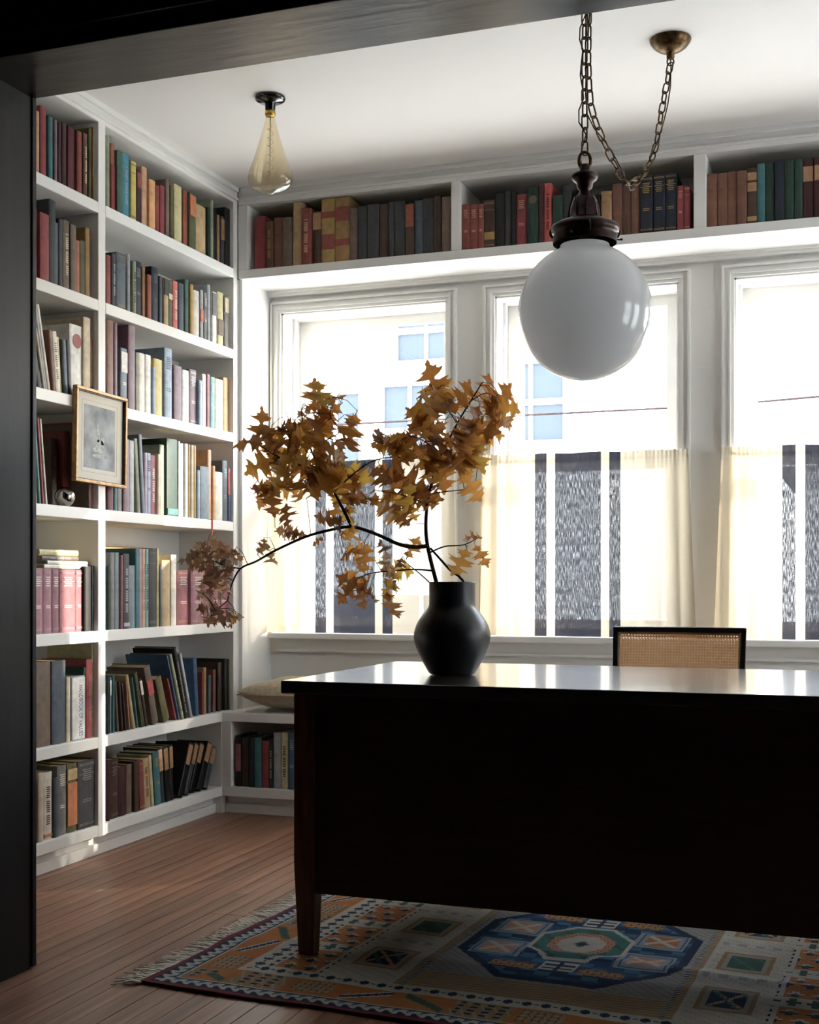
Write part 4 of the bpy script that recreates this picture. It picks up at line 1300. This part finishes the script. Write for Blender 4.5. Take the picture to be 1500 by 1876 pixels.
def rug_material():
    m = bpy.data.materials.new('kilim_wool'); m.use_nodes = True; t = m.node_tree; p = t.nodes['Principled BSDF']
    at = t.nodes.new('ShaderNodeAttribute'); at.attribute_name = 'weave'; tc = t.nodes.new('ShaderNodeTexCoord')
    nz = t.nodes.new('ShaderNodeTexNoise'); nz.inputs['Scale'].default_value = 260; n2 = t.nodes.new('ShaderNodeTexNoise'); n2.inputs['Scale'].default_value = 25
    hs = t.nodes.new('ShaderNodeHueSaturation'); mr = t.nodes.new('ShaderNodeMapRange'); mr.inputs[3].default_value = .6; mr.inputs[4].default_value = 1.3
    ad = t.nodes.new('ShaderNodeMath'); ad.operation = 'MULTIPLY_ADD'; ad.inputs[1].default_value = .5
    hf = t.nodes.new('ShaderNodeMath'); hf.operation = 'MULTIPLY'; hf.inputs[1].default_value = .5
    t.links.new(tc.outputs['Object'], nz.inputs[0]); t.links.new(tc.outputs['Object'], n2.inputs[0])
    t.links.new(n2.outputs[0], hf.inputs[0]); t.links.new(nz.outputs[0], ad.inputs[0]); t.links.new(hf.outputs[0], ad.inputs[2]); t.links.new(ad.outputs[0], mr.inputs[0])
    t.links.new(at.outputs['Color'], hs.inputs['Color']); t.links.new(mr.outputs[0], hs.inputs['Value']); t.links.new(hs.outputs[0], p.inputs['Base Color'])
    p.inputs['Roughness'].default_value = .9; p.inputs['Specular IOR Level'].default_value = .1
    b = t.nodes.new('ShaderNodeBump'); b.inputs['Strength'].default_value = .5; b.inputs['Distance'].default_value = .002
    t.links.new(nz.outputs[0], b.inputs['Height']); t.links.new(b.outputs[0], p.inputs['Normal']); return m
rug = empty('rug', (RC.x, RC.y, 0), 'patterned wool kilim rug in blue, orange and cream lying under the desk', 'rug')
mb = MB(); mb.add(vv, ff, True); ro = mb.build('woven_field', rug_material(), rug)
ca = ro.data.color_attributes.new('weave', 'FLOAT_COLOR', 'CORNER')
buf = []
for f, c in zip(ro.data.polygons, cc): buf += [c[0], c[1], c[2], 1.0]*f.loop_total
ca.data.foreach_set('color', buf)
rf = random.Random(9); mb = MB()
for sgn in (-1, 1):
    v = -RH
    while v < RH:
        n = rf.choice((2, 3, 4)); dv = rf.uniform(.006, .012)
        ang0 = rf.uniform(-.7, .5)
        for k in range(n):
            L = rf.uniform(.035, .085); a_ = ang0+rf.uniform(-.35, .35)
            pts = [rugp(sgn*(RW-.004), v+k*.002, .006)]
            for q in (.35, .7, 1.0):
                pts.append(rugp(sgn*(RW+L*q*math.cos(a_)), v+k*.002+L*q*math.sin(a_)+rf.uniform(-.004, .004), max(.003, .006-.002*q+rf.uniform(0, .005))))
            mb.tube(pts, [.0026, .0024, .0021, .0013], 4)
        v += dv
mb.build('fringe', M['fringe'], rug, kind='stuff')

# ------------------------------------------------------------------ pendant lamp
DL = 3.75; LC = at_d(1071, 572, DL); LX, LY = LC.x, LC.y; GR = 122/FPX*DL; GZ = LC.z
CA = Vector((-.610, 4.231, Z_C))
pl = empty('pendant_lamp', (LX, LY, Z_C), 'white glass globe pendant on swagged brass chain above the desk', 'lamp')
def zpx(y): return CH+(HOR-y)*DL/FPX
ztop = zpx(447)
prof = []
for i in range(33):
    a = math.pi*i/32; prof.append((GR*math.sin(a), GZ+GR*1.02*math.cos(a)))
prof = [p for p in prof if not (p[1] > GZ+GR*.92 and p[0] < .072)]
prof = [(.072, prof[0][1]+.012)]+prof
MB().lathe(prof, (LX, LY, 0), 64).build('glass_globe', M['opal'], pl)
s = DL/FPX
zz = lambda y: zpx(y)
pr2 = [(58,447),(59,436),(57,430),(62,428),(63,420),(61,415),(50,409),(38,405),(30,400),(27,385),(24,370),(19,362),(14,358),(10,352),(8,346)]
MB().lathe([(r*s, zz(y)) for r, y in pr2], (LX, LY, 0), 48).build('globe_holder', M['bronze'], pl)
pr3 = [(8,356),(9,350),(14,344),(15,336),(22,330),(25,324),(22,319),(13,316),(9,312),(10,306),(8,302),(0,300)]
MB().lathe([(r*s, zz(y)) for r, y in pr3], (LX, LY, 0), 32).build('finial', M['bronze'], pl)
mb = MB()
for k in range(5):                                  # leaf-shaped reliefs on the neck
    a = k*2*math.pi/5+.3
    for h in range(6):
        pass
    pts = [(LX+math.cos(a+q[0])*q[1]*s, LY+math.sin(a+q[0])*q[1]*s, zz(q[2])) for q in ((-.38, 31, 400), (-.30, 29, 380), (0, 24, 356), (.30, 29, 380), (.38, 31, 400))]
    mb.tube(pts, .0022, 6)
mb.build('cast_leaf', M['bronze'], pl)
for k, a in enumerate((YAW, YAW+2.09, YAW+4.19)):   # side thumb screws and scrolls
    c, s_ = math.cos(a), math.sin(a)
    MB().tube([(LX+c*.09, LY+s_*.09, zz(439)), (LX+c*.107, LY+s_*.107, zz(439))], .0022, 6).lathe([(0, -.004), (.004, -.003), (.005, 0), (.004, .003), (0, .004)], (LX+c*.108, LY+s_*.108, zz(439)), 10).build('thumb_screw', M['bronze'], pl)
for a in (YAW, YAW+math.pi, YAW+math.pi/2, YAW-math.pi/2):
    c, s_ = math.cos(a), math.sin(a); pts = []
    for i in range(15):
        t = i/14*4.6; rr = .0155*(1-.55*i/14)
        pts.append((LX+c*(.090+rr*math.cos(t-1.9)), LY+s_*(.090+rr*math.cos(t-1.9)), zz(425)+rr*math.sin(t-1.9)*1.2))
    MB().tube(pts, [.0045-.002*i/14 for i in range(15)], 7).build('scroll', M['bronze'], pl)
mb = MB(); n = 24
mb.tube([(LX+.017*math.cos(2*math.pi*i/n)*CS, LY+.017*math.cos(2*math.pi*i/n)*SN, zz(295)+.026*math.sin(2*math.pi*i/n)) for i in range(n)], .0052, 8, closed=True)
mb.build('hanging_ring', M['brass'], pl)
# chain links
LKL, LKW, LKR = .044, .0105, .0027
def link_mesh():
    pts = []; h = LKL/2-LKW
    for i in range(8): a = math.pi*i/7; pts.append((LKW*math.cos(a), 0, h+LKW*math.sin(a)))
    for i in range(8): a = math.pi+math.pi*i/7; pts.append((LKW*math.cos(a), 0, -h+LKW*math.sin(a)))
    o = MB().tube(pts, LKR, 6, closed=True).build('chain_link', M['brass'], pl, local=True); return o
proto = link_mesh(); used = [False]
def chain(pts, twist0=0):
    P = [Vector(p) for p in pts]; seg = [(P[i+1]-P[i]).length for i in range(len(P)-1)]; tot = sum(seg)
    pitch = LKL-2*LKR-.001; n = int(tot/pitch); 
    def atl(s_):
        for i, l in enumerate(seg):
            if s_ <= l or i == len(seg)-1: return P[i]+(P[i+1]-P[i])*(s_/l)
            s_ -= l
    off = origin(pl)
    for k in range(n):
        a, b = atl(k*tot/n), atl((k+1)*tot/n); d = (b-a).normalized(); c = (a+b)/2
        x = d.orthogonal().normalized()
        ref = Vector((CS, SN, 0)); x = (ref-d*ref.dot(d)).normalized(); y_ = d.cross(x)
        an = twist0+R(28)+(math.pi/2 if k % 2 else 0); X_ = x*math.cos(an)+y_*math.sin(an); Y_ = d.cross(X_)
        m3 = Matrix((X_, Y_, d)).transposed().to_4x4(); m3.translation = c-off
        if not used[0]: o = proto; used[0] = True
        else: o = proto.copy(); col.objects.link(o); o.parent = pl
        o.matrix_local = m3
chain([(LX, LY, zz(283)), (LX, LY, Z_C-.03)])
Hk = Vector((LX, LY, Z_C)); WP = []
for px, py in ((1077, 120), (1079, 160), (1082, 195), (1091, 225), (1101, 250), (1114, 278), (1128, 305), (1142, 328), (1154, 337), (1166, 333), (1177, 320), (1190, 300), (1198, 280), (1205, 250), (1210, 215), (1216, 180), (1223, 145), (1228, 116)):
    # depth grows steadily from the hook to the canopy
    f = (px-1074)/(1228-1074); d_ = DL+(4.187-DL)*f
    WP.append(at_d(px, py, d_))
chain([Hk+Vector((.012, .0, -.03))]+WP, .4)
# cord threaded along the chain
cp = [Vector((LX-.01, LY, zz(300)))]
for i, y in enumerate(range(290, -30, -22)): cp.append(Vector((LX+(.018 if (i//3) % 2 else -.014)*math.cos(i*.9), LY+.008*math.sin(i*1.3), zz(y))))
MB().tube(cp, .0022, 6).build('cord', M['bronze'], pl)
cp = [Hk+Vector((.02, 0, -.03))]+[w+Vector((-.012*math.sin(i*.7+.6), .004, -.010-.012*math.sin(i*.9))) for i, w in enumerate(WP)]
cp.append(WP[-1]+Vector((0, 0, .02)))
MB().tube(cp, .0021, 6).build('cord', M['bronze'], pl)
MB().lathe([(.05, 0), (.05, -.006), (.03, -.018), (.008, -.026), (0, -.027)], (LX, LY, Z_C), 24).build('ceiling_hook', M['brass'], pl)
cprof = [(0, 0), (.067, 0), (.0675, -.004), (.064, -.012), (.055, -.024), (.042, -.034), (.028, -.041), (.016, -.044), (.013, -.046), (.013, -.062), (.010, -.066), (0, -.067)]
cprof = [(r, z) for r, z in cprof]
MB().lathe(cprof, CA, 40).build('canopy', M['brass'], pl)
MB().tube([(CA.x+.011*math.cos(2*math.pi*i/16)*CS, CA.y+.011*math.cos(2*math.pi*i/16)*SN, Z_C-.074+.013*math.sin(2*math.pi*i/16)) for i in range(16)], .0028, 6, closed=True).build('canopy_ring', M['brass'], pl)

# ------------------------------------------------------------------ Edison bulb on the ceiling
EX, EY = -2.073, 4.235; s = 4.687/FPX
eb = empty('ceiling_bulb', (EX, EY, Z_C), 'big amber pear-shaped filament bulb in black ceiling holder', 'lamp')
MB().lathe([(0, 0), (.055, 0), (.0565, -.004), (.055, -.011), (.046, -.016), (.024, -.019), (.020, -.024), (.0185, -.048), (.016, -.052), (0, -.052)], (EX, EY, Z_C), 40).build('ceiling_holder', M['blackmetal'], eb)
MB().lathe([(.0, -.050), (.0175, -.050), (.0195, -.054), (.0195, -.064), (.017, -.070), (.0, -.070)], (EX, EY, Z_C), 32).build('brass_collar', M['collar'], eb)
gp = [(.016,-.069),(.017,-.082),(.023,-.105),(.034,-.145),(.048,-.190),(.062,-.232),(.073,-.262),(.0815,-.287),(.084,-.302),(.080,-.318),(.068,-.331),(.050,-.341),(.030,-.347),(.018,-.351),(.011,-.357),(.0,-.360)]
MB().lathe(smooth_prof(smooth_prof(gp)), (EX, EY, Z_C), 48).build('bulb_glass', M['amber'], eb)
fil = [(EX+.012*math.cos(i*.8)*(1 if i > 3 else .3), EY+.012*math.sin(i*.8), Z_C-.10-.19*i/48) for i in range(49)]
MB().tube(fil, .0007, 4).build('filament', M['collar'], eb)
MB().tube([(EX, EY, Z_C-.07), (EX, EY, Z_C-.29)], .0022, 6).tube([(EX-.018, EY, Z_C-.275), (EX+.018, EY, Z_C-.275)], .001, 4).build('glass_stem', M['matboard'], eb)

# ------------------------------------------------------------------ outside
MB().box(-40, 40, 5.9, 60, -1.1, -1.0).build('ground', M['lawn'], kind='structure')
HY = 12.0
def house(x0, x1, zt, wins, label, Y=HY, gable=True):
    r = empty('house', ((x0+x1)/2, Y, -1), label, 'house')
    MB().box(x0, x1, Y+.05, Y+6, -1, zt).build('wall', M['siding'], r)
    mb = MB(); z = -1
    while z < zt:
        mb.add([(x0, Y+.05, z), (x1, Y+.05, z), (x1, Y+.02, z), (x0, Y+.02, z), (x0, Y+.05, z+.15), (x1, Y+.05, z+.15)], [(3,2,5,4), (0,1,2,3), (0,3,4), (1,5,2)]); z += .15
    mb.build('siding_board', M['siding'], r, kind='stuff')
    for (a, b, c, d) in wins:
        f = MB().box(a-.1, a, Y-.02, Y+.06, c-.1, d+.1).box(b, b+.1, Y-.02, Y+.06, c-.1, d+.1).box(a, b, Y-.02, Y+.06, d, d+.1).box(a, b, Y-.04, Y+.06, c-.1, c)
        f.box(a, b, Y-.01, Y+.04, (c+d)/2-.03, (c+d)/2+.03).box((a+b)/2-.02, (a+b)/2+.02, Y, Y+.05, c, d)
        f = f.build('window', M['siding'], r)
        MB().box(a, b, Y+.015, Y+.045, c, d).build('pane', M['extglass'], f)
    if gable:
        o = Y-.35
        MB().add([(x0-.3, o, zt), (x1+.3, o, zt), (x1+.3, Y+6.3, zt), (x0-.3, Y+6.3, zt), (x0-.3, Y+3, zt+2.0), (x1+.3, Y+3, zt+2.0)],
                 [(0,1,5,4), (2,3,4,5), (0,4,3), (1,2,5), (0,3,2,1)]).build('roof', M['extroof'], r)
    return r
house(-5.7, -2.3, 4.5, [(-5.4, -4.87, 2.1, 2.95), (-4.6, -4.05, 2.1, 3.0), (-4.45, -3.85, 3.25, 3.85), (-3.4, -2.75, 2.4, 3.15), (-5.2, -3.2, -.3, .9)], 'pale house seen through the middle window, blown out by daylight')
house(-14, -7.2, 6.2, [(-9.3, -8.3, 2.3, 4.6), (-8.1, -7.5, 4.2, 5.5), (-10.7, -9.9, 2.3, 4.0), (-12.2, -11.3, 2.3, 4.0)], 'pale house seen through the leftmost window, blown out by daylight', Y=19.5)
house(-.6, 5, 2.2, [(-.2, .5, .3, 1.4), (1.0, 1.8, .3, 1.4)], 'low pale house beyond the right window', Y=13.5)
# unseen block, added to keep direct sun out of the right-hand windows
MB().box(7, 9, -2, 9.25, -1, 6.5).build('sun_block_wall', M['siding'], kind='structure')
# overhead wire
MB().tube([(-12, 9.5, 2.55), (-6, 9.5, 2.30), (-1, 9.5, 2.32), (4, 9.5, 2.55), (9, 9.5, 2.95)], .008, 5).build('power_line', M['bronze'], None, label='thin overhead wire crossing the view outside windows', cat='wire')
